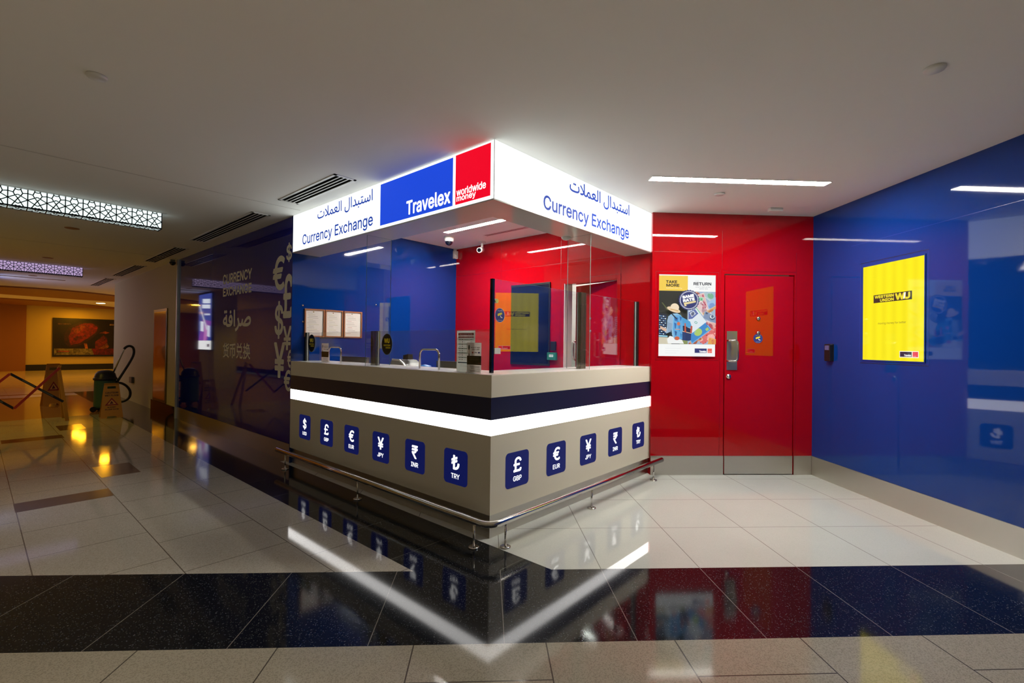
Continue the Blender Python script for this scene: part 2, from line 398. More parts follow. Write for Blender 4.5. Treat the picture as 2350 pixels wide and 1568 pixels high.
# ------------------------------------------------------------------ floor, ceiling, walls
def r2k(x, y): p = RK @ Vector((x, y, 0)); return (p.x, p.y)
def k_on(x, yr):   # point with booth x where the room line y=yr crosses
    a = r2k(-8, yr); b = r2k(6, yr); t = (x - a[0]) / (b[0] - a[0]); return (x, a[1] + t * (b[1] - a[1]))
YB0, YB1 = -2.130, -2.845
fl = MB()
XF = -5.5
def ftop(pts, mi):
    fl.face([(p[0], p[1], 0.0) for p in pts], mi)
XB, XW = -0.63, -0.045
def ribbon(x0, x1, y0, y1, mi): ftop([(x0, y0), (x1, y0), (x1, y1), (x0, y1)], mi)
# left zone with inlaid brown granite pieces
inl = [(-2.16, -1.555, 3.07, 3.37), (-1.535, -1.22, 3.85, 4.425), (-2.13, -1.53, 6.73, 7.05), (-1.51, -1.21, 7.47, 8.05)]
xs = sorted({XF, XB, *[i[0] for i in inl], *[i[1] for i in inl]}); ysl = sorted({3.04, 9.2, *[i[2] for i in inl], *[i[3] for i in inl]})
yt = 9.2
for a in range(len(xs) - 1):
    for b_ in range(len(ysl) - 1):
        cx, cy = (xs[a] + xs[a + 1]) / 2, (ysl[b_] + ysl[b_ + 1]) / 2
        k = 5 if any(i[0] < cx < i[1] and i[2] < cy < i[3] for i in inl) else 0
        ribbon(xs[a], xs[a + 1], ysl[b_], ysl[b_ + 1], k)
xk = next(x for x in [-5.5 + i * 0.001 for i in range(6000)] if k_on(x, YB0)[1] <= 3.04)
ftop([(xk, 3.04), k_on(XB, YB0), (XB, 3.04)], 0)
ribbon(xs[0], XB, 9.2, 13.3, 6); ribbon(xs[0], XB, 13.3, 13.6, 5); ribbon(xs[0], XB, 13.6, 14.3, 7); ribbon(xs[0], XB, 14.3, 14.55, 5)
ftop([k_on(XB, YB0), k_on(XW, YB0), (XW, 14.55), (XB, 14.55)], 1)
ribbon(xs[0], 6.5, 14.55, 27.2, 7)
ftop([k_on(XW, YB0), (r2k(0.1, YB0)), r2k(0.1, 0.05), (2.6, 0.1), (2.6, 3.3), (XW, 3.3)], 2)
ribbon(2.6, 4.6, 0.1, 3.3, 2)
ribbon(XW, 0.3, 3.3, 14.55, 1)
ftop([r2k(-9.5, YB1), r2k(0.1, YB1), r2k(0.1, YB0), r2k(-9.5, YB0)], 3)
ftop([r2k(-9.5, -9.0), r2k(0.1, -9.0), r2k(0.1, YB1), r2k(-9.5, YB1)], 4)
struct('floor', fl, [M['f_left'], M['f_border'], M['f_white'], M['f_black'], M['f_cream'], M['f_brown'], M['f_tan'], M['f_far']])

ce = MB()
hole = []
ce.box(-9, 6.5, -9, 16.2, ZC, ZC + 0.12)
ce.box(-9, 6.5, 16.2, 27.3, ZC + 0.03, ZC + 0.15)
# curved bulkheads over the far hall
def curve_slab(pts0, pts1, z0, z1, mi):
    poly = pts0 + pts1[::-1]
    ce.prism(poly, lambda u, v, d: (u, v, d), z0, z1, mi)
def arc(ptsxy, n=14):
    (x0, y0), (x1, y1), (x2, y2) = ptsxy; o = []
    for i in range(n + 1):
        x = x0 + (x2 - x0) * i / n
        o.append((x, y0 * (x - x1) * (x - x2) / ((x0 - x1) * (x0 - x2)) + y1 * (x - x0) * (x - x2) / ((x1 - x0) * (x1 - x2)) + y2 * (x - x0) * (x - x1) / ((x2 - x0) * (x2 - x1))))
    return o
curve_slab(arc([(-3.5, 18.4), (-0.66, 16.9), (2.5, 20.4)]), arc([(-3.5, 19.2), (-0.66, 20.4), (2.5, 20.5)]), ZC - 0.01, ZC + 0.05, 1)
curve_slab(arc([(-3.5, 23.2), (-0.66, 22.9), (2.5, 26.1)]), arc([(-3.5, 26.4), (-0.66, 26.3), (2.5, 26.2)]), ZC - 0.01, ZC + 0.05, 1)
for yj in (2.88, 7.63):
    ce.box(-6, -0.05, yj - 0.008, yj + 0.008, ZC - 0.002, ZC, 2)
struct('ceiling', ce, [M['ceil'], M['brownwall'], M['ceilline']])

# room red wall (R frame, y = 0), with the poster recess, the door opening and panel seams
wb = MB(); th = 0.10
DX0, DX1, DZ = -0.985, -0.205, 2.155
wb.box(-1.773, DX0, 0, th, 0, ZC); wb.box(DX1, 0.0, 0, th, 0, ZC); wb.box(DX0, DX1, 0, th, DZ, ZC)
def seam(mb, fn, u0, u1, v0, v1, mi=1, d=0.0012): mb.prism(rect(u0, u1, v0, v1), fn, 0.0, d, mi)
py0 = PY(0.0)
for u0, u1, v0, v1 in ((-1.76, -1.14, 2.379, 2.382), (-1.012, -1.009, 2.21, 2.62), (-0.19, -0.187, 0.21, 2.40), (-1.029, -1.026, 0.205, 2.2),
                       (-1.735, -1.045, 2.166, 2.170), (-1.735, -1.045, 1.222, 1.226), (-1.735, -1.731, 1.222, 2.17), (-1.049, -1.045, 1.222, 2.17), (-1.0, -0.187, 2.185, 2.189)):
    seam(wb, py0, u0, u1, v0, v1)
M['seamred'] = mat('dark_red_seam', (0.16, 0.0, 0.004), 0.3)
M['seamblue'] = mat('pale_blue_seam', (0.02, 0.05, 0.30), 0.2)
struct('wall_back', wb, [M['red'], M['seamred']], 'R')
# room blue wall (R frame, x = 0)
wr = MB(); wr.box(0, 0.12, -8.0, 0.1, 0, ZC)
px0 = PX(0.0)
for y0, y1, z0, z1 in ((-8, -0.55, 2.36, 2.363), (-0.665, -0.669, 1.236, 2.175), (-1.376, -1.372, 1.236, 2.16)):
    seam(wr, px0, -max(y0, y1), -min(y0, y1), z0, z1)
seam(wr, px0, 0.667, 1.375, 2.168, 2.172, 2); seam(wr, px0, 0.667, 1.375, 1.233, 1.237, 2)
struct('wall_right', wr, [M['blue'], M['seamblue'], M['black']], 'R')
# booth inner walls
wi = MB(); wi.box(0.16, LR + 0.1, LL, LL + 0.1, 0, ZC); wi.box(0.0, 0.16, LL, LL + 0.012, 0, ZC)
for bx, bz in ((0.125, 1.789), (0.13, 1.60), (1.086, 1.862)):
    wi.lathe((bx, LL, bz), [(0.012, 0.0), (0.012, 0.004), (0.0, 0.008)], 12, 1, '-y')
struct('wall_rear', wi, [M['blue'], M['chrome']])
wj = MB(); IY0, IY1, IZ = 0.415, 1.155, 2.13      # opening of the inner door
wj.box(LR, LR + 0.1, IY1, LL, 0, ZC); wj.box(LR, LR + 0.1, 0.0, IY0, 0, ZC); wj.box(LR, LR + 0.1, IY0, IY1, IZ, ZC)
pxr = PX(LR)
for y0, y1, z0, z1 in ((0.372, 3.15, 2.385, 2.388), (2.224, 2.227, 2.2, 2.79), (1.205, 1.208, 1.0, 2.79), (0.372, 0.376, 0.3, 2.79)):
    seam(wj, pxr, -max(y0, y1), -min(y0, y1), z0, z1)
struct('wall_inner_right', wj, [M['red'], M['seamred']])

# back room seen through the inner door
bk = MB()
bk.box(4.5, 4.6, 0.0, 3.3, 0, ZC, 0); bk.box(LR + 0.1, 4.5, 3.2, 3.3, 0, ZC, 0); bk.box(2.62, 4.5, 0.05, 0.15, 0, ZC, 0)
bk.box(4.47, 4.5, 0.15, 3.2, 0.0, 1.42, 1)
struct('wall_office', bk, [mat('office_white_paint', (0.80, 0.80, 0.76), 0.7), mat('office_grey_green_panel', (0.42, 0.50, 0.44), 0.6)])

# navy wall and cream wall beyond the booth (x = 0.01)
wn = MB(); wn.box(0.012, 0.15, LL + 0.0125, 7.72, 0.205, ZC); wn.box(0.03, 0.15, LL + 0.0125, 7.72, 0, 0.205)
wall_left = struct('wall_left', wn, [M['navy']])
wc = MB(); wc.box(0.0, 0.15, 7.72, 13.35, 0.0, ZC); wc.box(0.15, 3.0, 13.2, 13.35, 0.0, ZC)
struct('wall_corridor', wc, [M['creamwall']])
wf = MB(); wf.box(-0.85, 6.5, 27.0, 27.2, 0, 3.0, 0); wf.box(-9, -0.85, 26.9, 27.2, 0, 3.0, 1)
struct('wall_far', wf, [mat('far_wall_warm_tint', (0.55, 0.43, 0.16), 0.6), M['brownwall']])  # cream wall; part of the lamps' yellow light is put into this colour
wo = MB(); wo.box(-6.1, -6.0, 5, 27, 0, ZC)
struct('wall_opposite', wo, [M['creamwall']])
# baseboards
bb = MB(); bb.box(-1.773, DX0, -0.008, 0, 0, 0.204); bb.box(DX1, -0.01, -0.008, 0, 0, 0.204); struct('baseboard_back', bb, M['steel'], 'R')
bb = MB(); bb.box(-0.008, 0, -8.0, 0.0, 0, 0.204); struct('baseboard_right', bb, M['steel'], 'R')
bb = MB(); bb.box(0.010, 0.03, LL + 0.0125, 7.70, 0, 0.203); struct('baseboard_left', bb, M['steel'])
bb = MB(); bb.box(-0.02, 0.0, 7.74, 9.4, 0, 0.20); struct('baseboard_corridor', bb, M['blackgloss'])
bb = MB(); bb.box(-0.85, 6.5, 26.97, 27.0, 0.0, 0.26); struct('baseboard_far', bb, M['black'])
bb = MB(); bb.box(-6.0, -5.97, 5, 27, 0.0, 0.2); struct('baseboard_opposite', bb, M['black'])
tr = MB(); tr.box(-0.015, 0.012, 7.70, 7.74, 0, ZC); struct('trim_1', tr, M['aluedge'])

# red door in the back wall
dr = MB(); dr.box(DX0 + 0.012, DX1 - 0.012, 0.004, 0.05, 0.008, DZ - 0.012)
door1 = struct('door_1', dr, [M['red']], 'R')
b_ = MB(); b_.box(DX0 + 0.014, DX1 - 0.014, -0.004, 0.004, 0.010, 0.203); part('kick_plate', b_, M['steel'], door1)
b_ = MB(); b_.box(-0.952, -0.838, -0.001, 0.004, 1.124, 1.541); part('push_plate', b_, M['steel'], door1)
b_ = MB(); b_.tube([(-0.945, 0.0, 1.44), (-0.938, -0.035, 1.44), (-0.885, -0.06, 1.44), (-0.868, -0.062, 1.425), (-0.862, -0.062, 1.40), (-0.862, -0.062, 1.26), (-0.868, -0.062, 1.235), (-0.885, -0.06, 1.22), (-0.938, -0.035, 1.22), (-0.945, 0.0, 1.22)], 0.011, 12); part('pull_handle', b_, M['chrome'], door1)
b_ = MB(); b_.lathe((-0.930, 0.004, 1.055), [(0.026, 0), (0.026, 0.010), (0.022, 0.014), (0.011, 0.014), (0.011, 0.018), (0, 0.018)], 24, 0, '-y'); part('lock_cylinder', b_, M['chrome'], door1)
for zk in (1.682, 1.527):
    b_ = MB(); b_.lathe((-0.607, 0.004, zk), [(0.019, 0), (0.019, 0.012), (0.015, 0.018), (0, 0.019)], 20, 0, '-y'); part('bolt_cap', b_, M['chrome'], door1)

# inner door standing ajar
ang = math.radians(15.4)
dI = MB()
def leaf(s, t, z): return (LR + 0.03 + s * math.sin(ang) - t * math.cos(ang) * -1, IY0 + 0.01 + s * math.cos(ang) - t * math.sin(ang), z)
def leafbox(mb, s0, s1, t0, t1, z0, z1, mi=0):
    c = [leaf(s, t, z) for z in (z0, z1) for (s, t) in ((s0, t0), (s1, t0), (s1, t1), (s0, t1))]
    mb.mesh(c, [(0, 1, 2, 3), (7, 6, 5, 4), (0, 4, 5, 1), (1, 5, 6, 2), (2, 6, 7, 3), (3, 7, 4, 0)], mi)
leafbox(dI, 0, 0.73, 0, 0.045, 0.01, 2.115)
door2 = struct('door_2', dI, [M['red']])
h_ = MB(); h_.tube([leaf(0.70, 0, 1.42), leaf(0.70, -0.03, 1.42), leaf(0.70, -0.055, 1.405), leaf(0.70, -0.06, 1.38), leaf(0.70, -0.06, 1.22), leaf(0.70, -0.055, 1.195), leaf(0.70, -0.03, 1.18), leaf(0.70, 0, 1.18)], 0.011, 10); part('pull_handle', h_, M['chrome'], door2)
for zk in (1.70, 1.545):
    h_ = MB(); h_.tube([leaf(0.45, 0.001, zk), leaf(0.45, -0.012, zk)], 0.014, 14); part('bolt_cap', h_, M['chrome'], door2)
fr_ = MB()
for y0, y1, z0, z1 in ((IY1, IY1 + 0.045, 0, IZ + 0.05), (IY0 - 0.04, IY0, 0, IZ + 0.05), (IY0, IY1, IZ, IZ + 0.05)): fr_.box(LR - 0.006, LR, y0, y1, z0, z1, 0)
fr_.box(LR, LR + 0.16, IY1 - 0.012, IY1, 0, IZ, 1); fr_.box(LR, LR + 0.028, IY0, IY0 + 0.008, 0, IZ, 0); fr_.box(LR, LR + 0.1, IY0 + 0.008, IY1 - 0.012, IZ - 0.012, IZ, 0)
for u0_, u1_, v0_, v1_ in ((-IY1 - 0.049, -IY1 - 0.045, 0.3, IZ + 0.054), (-IY0 + 0.040, -IY0 + 0.044, 0.3, IZ + 0.054), (-IY1 - 0.045, -IY0 + 0.040, IZ + 0.050, IZ + 0.054), (-IY0 - 0.003, -IY0, 0.3, IZ)): fr_.prism(rect(u0_, u1_, v0_, v1_), PX(LR), 0.0, 0.0065, 2)
struct('trim_2', fr_, [M['red'], M['white'], M['seamred']])

# ------------------------------------------------------------------ illuminated sign round the top of the booth
SB, SD = 2.373, 0.32
sg = thing('illuminated_sign', 'white backlit fascia sign wrapping the top corner of the booth', 'sign', (0, 0, SB))
s = MB(); q = 0.004
s.prism([(q, q), (LR - 0.002, q), (LR - 0.002, SD), (SD, SD), (SD, LL - 0.002), (q, LL - 0.002)], lambda u, v, d: (u, v, d), SB + 0.004, ZC - 0.002)
part('sign_box', s, M['white'], sg)
s = MB(); s.prism([(0, 0), (LR - 0.002, 0), (LR - 0.002, SD), (SD, SD), (SD, LL - 0.002), (0, LL - 0.002)], lambda u, v, d: (u, v, d), SB, SB + 0.004); part('underside', s, M['soffit'], sg)
fL, fR = PX(0.0), PY(0.0)
s = MB(); s.prism(rect(-(LL - 0.004), -0.004, SB + 0.012, ZC - 0.004), fL, -0.004, 0.0); faceL = part('light_panel', s, M['sign'], sg, 'backlit white panel of the left face')
s = MB(); s.prism(rect(0.004, LR - 0.004, SB + 0.012, ZC - 0.004), fR, -0.004, 0.0); faceR = part('light_panel', s, M['sign'], sg, 'backlit white panel of the right face')
s = MB(); s.prism(rect(-LL + 0.002, -0.004, SB + 0.001, SB + 0.010), fL, -0.003, 0.002); s.prism(rect(0.004, LR - 0.002, SB + 0.001, SB + 0.010), fR, -0.003, 0.002)
s.box(-0.001, 0.003, -0.001, 0.003, SB + 0.001, ZC - 0.004); part('edge_trim', s, M['aluedge'], sg)
s = MB(); flat(s, rect(-1.405, -0.432, 2.408, 2.776), fL, 0.001); pb = part('logo_panel', s, M['signblue'], sg, 'blue panel lettered in white')
s = MB(); letters(s, 'Travelex', fL, -1.015, -0.458, 2.433, 2.552, 0.002, bold=0.0042); part('panel_lettering', s, M['signwhite'], pb)
s = MB(); flat(s, rect(-0.403, -0.033, 2.408, 2.782), fL, 0.001); pr_ = part('logo_panel', s, M['signred'], sg, 'red panel lettered in white')
s = MB(); letters(s, 'worldwide', fL, -0.389, -0.078, 2.470, 2.527, 0.002, bold=0.0015); letters(s, 'money', fL, -0.387, -0.18, 2.418, 2.465, 0.002, bold=0.0015); part('panel_lettering', s, M['signwhite'], pr_)
AR = '\ufe95\ufefc\ufee4\ufecc\ufedf\ufe8d \ufedd\ufe8d\ufeaa\ufe92\ufe98\ufeb3\ufe8d'
s = MB(); letters(s, 'Currency Exchange', fL, -2.918, -1.52, 2.402, 2.545, 0.0015, bold=0.0028); letters(s, AR, fL, -2.578, -1.527, 2.628, 2.768, 0.0015, bold=0.0022, basic=True); part('sign_lettering', s, M['signink'], faceL)
s = MB(); letters(s, 'Currency Exchange', fR, 0.557, 1.940, 2.402, 2.548, 0.0015, bold=0.0038); letters(s, AR, fR, 0.908, 1.944, 2.632, 2.774, 0.0015, bold=0.0032, basic=True); part('sign_lettering', s, M['signink'], faceR)

# ------------------------------------------------------------------ counter
ct = thing('service_counter', 'beige corner service counter with glowing light strip and currency tiles', 'counter', (0, 0, 0))
DEP = 0.40
def ell_prism(mb, i, o, z0, z1, mi=0): mb.prism([(i, i), (LR - 0.002, i), (LR - 0.002, o), (o, o), (o, LL - 0.002), (i, LL - 0.002)], lambda u, v, d: (u, v, d), z0, z1, mi)
s = MB(); ell_prism(s, 0.0, DEP, 0.1736, 0.7257); part('front_panel', s, M['lam'], ct)
s = MB(); ell_prism(s, 0.0, DEP, 0.7258, 0.8353); part('light_strip', s, M['led'], ct)
s = MB(); ell_prism(s, 0.0, DEP, 0.8354, 0.9907); part('navy_band', s, M['band'], ct)
s = MB(); ell_prism(s, 0.03, DEP - 0.02, 0.0, 0.1735); part('kick_plate', s, M['steel'], ct)
s = MB(); s.box(DEP, 1.05, DEP, LL - 0.02, 0.72, 0.75); s.box(1.05, LR - 0.75, DEP, 1.0, 0.72, 0.75)
for lx, ly in ((1.02, 3.0), (1.02, 1.9), (1.6, 0.95)): s.box(lx - 0.03, lx, ly - 0.03, ly, 0, 0.72)
part('inner_desk', s, M['white'], ct)
SYM = {'USD': '$', 'GBP': '£', 'EUR': '€', 'JPY': '¥', 'INR': '₹', 'TRY': '₺'}
def cur_tile(fn, uc, code):
    a = MB(); a.prism(rrect(uc - 0.130, uc + 0.130, 0.319, 0.577, 0.032), fn, -0.002, 0.0012)
    t = part('currency_tile', a, M['tileblue'], ct)
    b = MB(); w = {'$': 0.040, '£': 0.044, '€': 0.047, '¥': 0.047, '₹': 0.040, '₺': 0.044}[SYM[code]]
    tall = 0.008 if SYM[code] == '$' else 0
    letters(b, SYM[code], fn, uc - w, uc + w, 0.428 - tall, 0.536 + tall, 0.0018, bold=0.0028); part('currency_symbol', b, M['tilewhite'], t)
    b = MB(); letters(b, code, fn, uc - 0.047, uc + 0.047, 0.362, 0.399, 0.0018, bold=0.0008); part('currency_code', b, M['tilewhite'], t)
for yc, cd in ((2.793, 'USD'), (2.315, 'GBP'), (1.833, 'EUR'), (1.344, 'JPY'), (0.854, 'INR'), (0.36, 'TRY')): cur_tile(fL, -yc, cd)
for xc, cd in ((0.286, 'GBP'), (0.768, 'EUR'), (1.242, 'JPY'), (1.715, 'INR'), (2.186, 'TRY')): cur_tile(fR, xc, cd)
s = MB(); s.prism([(-0.002, -0.002), (LR - 0.002, -0.002), (LR - 0.002, DEP + 0.02), (DEP + 0.02, DEP + 0.02), (DEP + 0.02, LL - 0.002), (-0.002, LL - 0.002)], lambda u, v, d: (u, v, d), 0.9908, 1.148)
wt = single('worktop', s, M['lam'], 'beige edged L shaped worktop carrying the glass screens', 'worktop', (0, 0, 0.9908), bevel=0.002)
s = MB(); s.prism([(0, 0), (LR - 0.004, 0), (LR - 0.004, DEP + 0.018), (DEP + 0.018, DEP + 0.018), (DEP + 0.018, LL - 0.004), (0, LL - 0.004)], lambda u, v, d: (u, v, d), 1.148, 1.15); part('top_surface', s, M['worktop'], wt, 'white top surface')

# foot rail
rl = thing('foot_rail', 'polished steel foot rail running round the base of the counter', 'rail', (-0.15, -0.15, 0))
OFF, RZ, RR = 0.15, 0.180, 0.0245
path = [(-OFF, 3.13, RZ), (-OFF, 1.5, RZ), (-OFF, 0.0, RZ), (-OFF, -OFF + 0.09, RZ)]
for k in range(1, 9):
    a = math.radians(180 + 90 * k / 9); path.append((-OFF + 0.09 + 0.09 * math.cos(a), -OFF + 0.09 + 0.09 * math.sin(a), RZ))
path += [(-OFF + 0.09, -OFF, RZ), (0.3, -OFF, RZ), (1.2, -OFF, RZ), (2.42, -OFF, RZ)]
s = MB(); s.tube(path, RR, 20); part('rail_tube', s, M['chrome'], rl)
for x, y in ((-OFF, 0.0), (-OFF, 1.46), (-OFF, 2.915), (0.0, -OFF), (1.07, -OFF), (2.23, -OFF)):
    s = MB(); s.cyl((x, y, 0.0), (x, y, RZ - 0.02), 0.0075, 12); p_ = part('rail_post', s, M['chrome'], rl)
    s = MB(); s.lathe((x, y, 0), [(0.036, 0.0), (0.036, 0.008), (0.030, 0.011), (0.0, 0.011)], 24); part('floor_flange', s, M['chrome'], p_)

# ------------------------------------------------------------------ glass screens
GX, GY, GT = 0.17, 0.165, 0.008
ZL, ZR = 1.476, 1.853
def notch(uc, w, h, r=0.05):
    o = [(uc - w, 1.15)]
    for k in range(7): a = math.radians(180 - 90 * k / 6); o.append((uc - w + r + r * math.cos(a), 1.15 + h - r + r * math.sin(a)))
    for k in range(7): a = math.radians(90 - 90 * k / 6); o.append((uc + w - r + r * math.cos(a), 1.15 + h - r + r * math.sin(a)))
    return o + [(uc + w, 1.15)]
def pane(name, label, fn, poly, base, grp=None):
    s = MB(); s.prism(poly, fn, -GT / 2, GT / 2, 0, 1); return single(name, s, [M['glass'], M['paleglass']], label, 'glass screen', base, group=grp)
gl = PX(GX); gr_ = PY(GY)
AY1, AY2, AW, AH = 2.49, 0.90, 0.128, 0.165
def low_pane(y0, y1, ya, label):    # y0 > y1
    n = notch(-ya, AW, AH)
    poly = [(-y0, 1.15)] + n + [(-y1, 1.15), (-y1, ZL), (-y0, ZL)]
    g = pane('counter_glass', label, gl, poly, (GX, (y0 + y1) / 2, 1.15))
    s = MB(); pth = [gl(u, v, 0) for u, v in notch(-ya, AW, AH)]; s.tube(pth, 0.0085, 10); part('opening_trim', s, M['chrome'], g, 'bright metal trim round the service opening')
    return g
gA = low_pane(3.12, 1.766, AY1, 'low clear glass screen at the left counter end before the framed certificates')
gB = low_pane(1.666, 0.182, AY2, 'low clear glass screen between bronze post and booth corner on the long counter side')
def sticker(parent, fn, uc, vc, d):
    s = MB(); flat(s, ell(uc, vc, 0.086, 0.100), fn, d, lin('8a8a60')); flat(s, ell(uc, vc, 0.082, 0.096), fn, d + 0.0003, lin('0c0c0a'))
    letters(s, 'WU', fn, uc - 0.045, uc + 0.045, vc + 0.010, vc + 0.055, d + 0.0006, lin('e6d21e'), bold=0.004)
    letters(s, 'WESTERN', fn, uc - 0.055, uc + 0.055, vc - 0.018, vc - 0.002, d + 0.0006, lin('d8c81e'), bold=0.0012)
    letters(s, 'UNION', fn, uc - 0.02, uc + 0.055, vc - 0.040, vc - 0.024, d + 0.0006, lin('d8c81e'), bold=0.0012)
    part('oval_sticker', s, M['print'], parent, 'black oval sticker with yellow lettering')
sticker(gA, gl, -3.012, 1.354, GT / 2 + 0.0006); sticker(gB, gl, -1.520, 1.354, GT / 2 + 0.0006)
gC = pane('counter_glass', 'taller clear glass screen on the right side reflecting the yellow poster', gr_, [(0.182, 1.15), (1.295, 1.15), (1.295, ZR), (0.182, ZR)], (0.7, GY, 1.15))
s = MB(); cs = GT / 2 + 0.0006
flat(s, ell(0.248, 1.585, 0.054, 0.054), gr_, cs, lin('b9b6c8')); flat(s, ell(0.248, 1.585, 0.051, 0.051), gr_, cs + 0.0003, lin('27357f'))
def camera_icon(s, fn, uc, vc, k, d):
    flat(s, [(uc - 0.028 * k, vc - 0.002 * k), (uc - 0.024 * k, vc + 0.012 * k), (uc + 0.020 * k, vc + 0.024 * k), (uc + 0.026 * k, vc + 0.010 * k), (uc - 0.02 * k, vc - 0.008 * k)], fn, d, lin('d9cc2a'))
    flat(s, [(uc + 0.002 * k, vc - 0.004 * k), (uc + 0.010 * k, vc - 0.002 * k), (uc + 0.018 * k, vc - 0.016 * k), (uc + 0.030 * k, vc - 0.016 * k), (uc + 0.030 * k, vc - 0.021 * k), (uc + 0.012 * k, vc - 0.021 * k)], fn, d, lin('e6e6ee'))
camera_icon(s, gr_, 0.248, 1.585, 0.95, cs + 0.0006)
ARC = '\ufe95\ufe8d\ufeae\ufef4\ufee3\ufe8e\ufedc\ufedf\ufe8e\ufe91'
letters(s, ARC, gr_, 0.221, 0.276, 1.612, 1.627, cs + 0.0006, lin('d8d8e2'), basic=True); letters(s, 'cctv in use', gr_, 0.223, 0.273, 1.543, 1.551, cs + 0.0006, lin('d8d8e2'))
part('camera_sticker', s, M['print'], gC, 'round blue camera surveillance sticker')
gD = pane('counter_glass', 'taller clear glass screen on the right side next to the red wall', gr_, [(1.409, 1.15), (2.42, 1.15), (2.42, ZR), (1.409, ZR)], (1.9, GY, 1.15))
for (u, v) in ((0.205, 1.69), (0.235, 1.315)):
    s = MB()
    if v > 1.5: s.cyl((u, GY - 0.014, v), (u, GY + 0.014, v), 0.017, 20)
    else: s.box(u - 0.05, u + 0.015, GY - 0.014, GY + 0.014, v - 0.022, v + 0.022)
    part('glass_clamp', s, M['chrome'] if v > 1.5 else M['white'], gC)
# posts
def gpost(x, y, sx, sy, z1, label, m1, m2=None):
    s = MB(); s.box(x - sx, x + sx, y - sy, y + sy, 1.15, z1)
    if m2:
        for k in (-0.5, 0.25): s.box(x + k * sx * 2 - 0.002, x + k * sx * 2 + 0.002, y - sy - 0.001, y - sy + 0.001, 1.15, z1, 1); s.box(x - sx - 0.001, x - sx + 0.001, y + k * sy * 2 - 0.002, y + k * sy * 2 + 0.002, 1.15, z1, 1)
    single('glazing_post', s, [m1, m2 or m1], label, 'post', (x, y, 1.15))
gpost(GX, 3.138, 0.02, 0.016, ZL, 'short black post holding glass against the blue wall at the left counter end', M['black'])
gpost(GX, 1.72, 0.022, 0.044, ZL + 0.003, 'bronze metal post in the middle of the long counter side', M['bronze'], M['black'])
gpost(0.168, 0.165, 0.012, 0.012, ZR, 'thin black post at the front corner of the booth glass', M['blackgloss'])
gpost(1.361, GY, 0.046, 0.022, ZR + 0.003, 'bronze metal post in the middle of the short counter side', M['bronze'], M['black'])
gpost(2.44, GY, 0.018, 0.02, ZR, 'black post holding glass beside the red wall at the right counter end', M['black'])
# full height fins
def fin(name, label, x0, x1, y0, y1):
    s = MB(); small_x = (x1 - x0) < (y1 - y0)
    e = 1
    mi = (1, 1, 1, 0, 1, 0) if small_x else (1, 1, 0, 1, 0, 1)
    s.box(x0, x1, y0, y1, 1.15, SB - 0.001, mi); single(name, s, [M['glass'], M['greenglass']], label, 'glass screen', ((x0 + x1) / 2, (y0 + y1) / 2, 1.15))
fin('glass_fin', 'full height clear glass fin dividing the long counter side', 0.035, 0.30, 1.667, 1.675)
fin('glass_fin', 'full height clear glass fin dividing the short counter side', 1.297, 1.305, 0.035, 0.285)

# ------------------------------------------------------------------ things on the counter
def stand(name, label, x, y, w, h, prints, back=0.03):
    t = thing(name, label, 'sign holder', (x, y, 1.15))
    fn = PX(x)
    s = MB(); s.box(x, x + 0.002, y - w / 2, y + w / 2, 1.152, 1.15 + h, 0); s.box(x - 0.015, x + 0.028, y - w / 2, y + w / 2, 1.15, 1.152, 0)
    s.box(x + 0.0045, x + 0.0065, y - w / 2, y + w / 2, 1.152, 1.15 + h, 0)
    part('acrylic_holder', s, [M['glass']], t)
    s = MB(); prints(s, fn, -y - w / 2, -y + w / 2, 1.154, 1.15 + h - 0.002, -0.0035)
    part('printed_sheet', s, M['paper'], t)
def rates(s, fn, u0, u1, v0, v1, d):
    w = u1 - u0; h = v1 - v0
    R = lambda a, b, c, e, col, k=1: flat(s, rect(u0 + a * w, u0 + b * w, v0 + c * h, v0 + e * h), fn, d + 0.0003 * k, lin(col))
    R(0.01, 0.99, 0, 1, 'dfe3df', 0); R(0.08, 0.92, 0.88, 0.945, 'a3525a'); R(0.08, 0.92, 0.825, 0.86, 'a3525a')
    letters(s, 'EXCHANGE RATES', fn, u0 + 0.16 * w, u0 + 0.84 * w, v0 + 0.893 * h, v0 + 0.932 * h, d + 0.0006, lin('f2dede'), bold=0.0004)
    letters(s, 'we buy    currency    we sell', fn, u0 + 0.14 * w, u0 + 0.86 * w, v0 + 0.832 * h, v0 + 0.853 * h, d + 0.0006, lin('f2dede'))
    names = ['US DOLLAR', 'EURO', 'STERLING', 'SWISS FRANC', 'INDIAN RUPEE', 'JPN YEN', 'RAND', 'AUS DOLLAR', 'CAN DOLLAR', 'TURKISH LIRA']
    for i, nm in enumerate(names):
        c = 0.775 - i * 0.054
        if i % 2 == 0: R(0.08, 0.92, c - 0.018, c + 0.024, 'cfd6d3')
        letters(s, nm, fn, u0 + 0.36 * w, u0 + (0.36 + 0.028 * len(nm)) * w, v0 + (c - 0.005) * h, v0 + (c + 0.012) * h, d + 0.0006, lin('70767a'))
        R(0.29, 0.335, c - 0.008, c + 0.016, '39424c', 2); R(0.13, 0.23, c - 0.003, c + 0.010, '8a8f92', 2); R(0.74, 0.85, c - 0.003, c + 0.010, '8a8f92', 2)
    R(0.08, 0.92, 0.205, 0.232, '274a64'); R(0.2, 0.8, 0.13, 0.137, 'a5abac'); R(0.2, 0.8, 0.165, 0.170, 'a5abac')
stand('rate_stand', 'tall clear stand with exchange rate sheet, near the booth corner', 0.09, 0.367, 0.205, 0.318, rates)
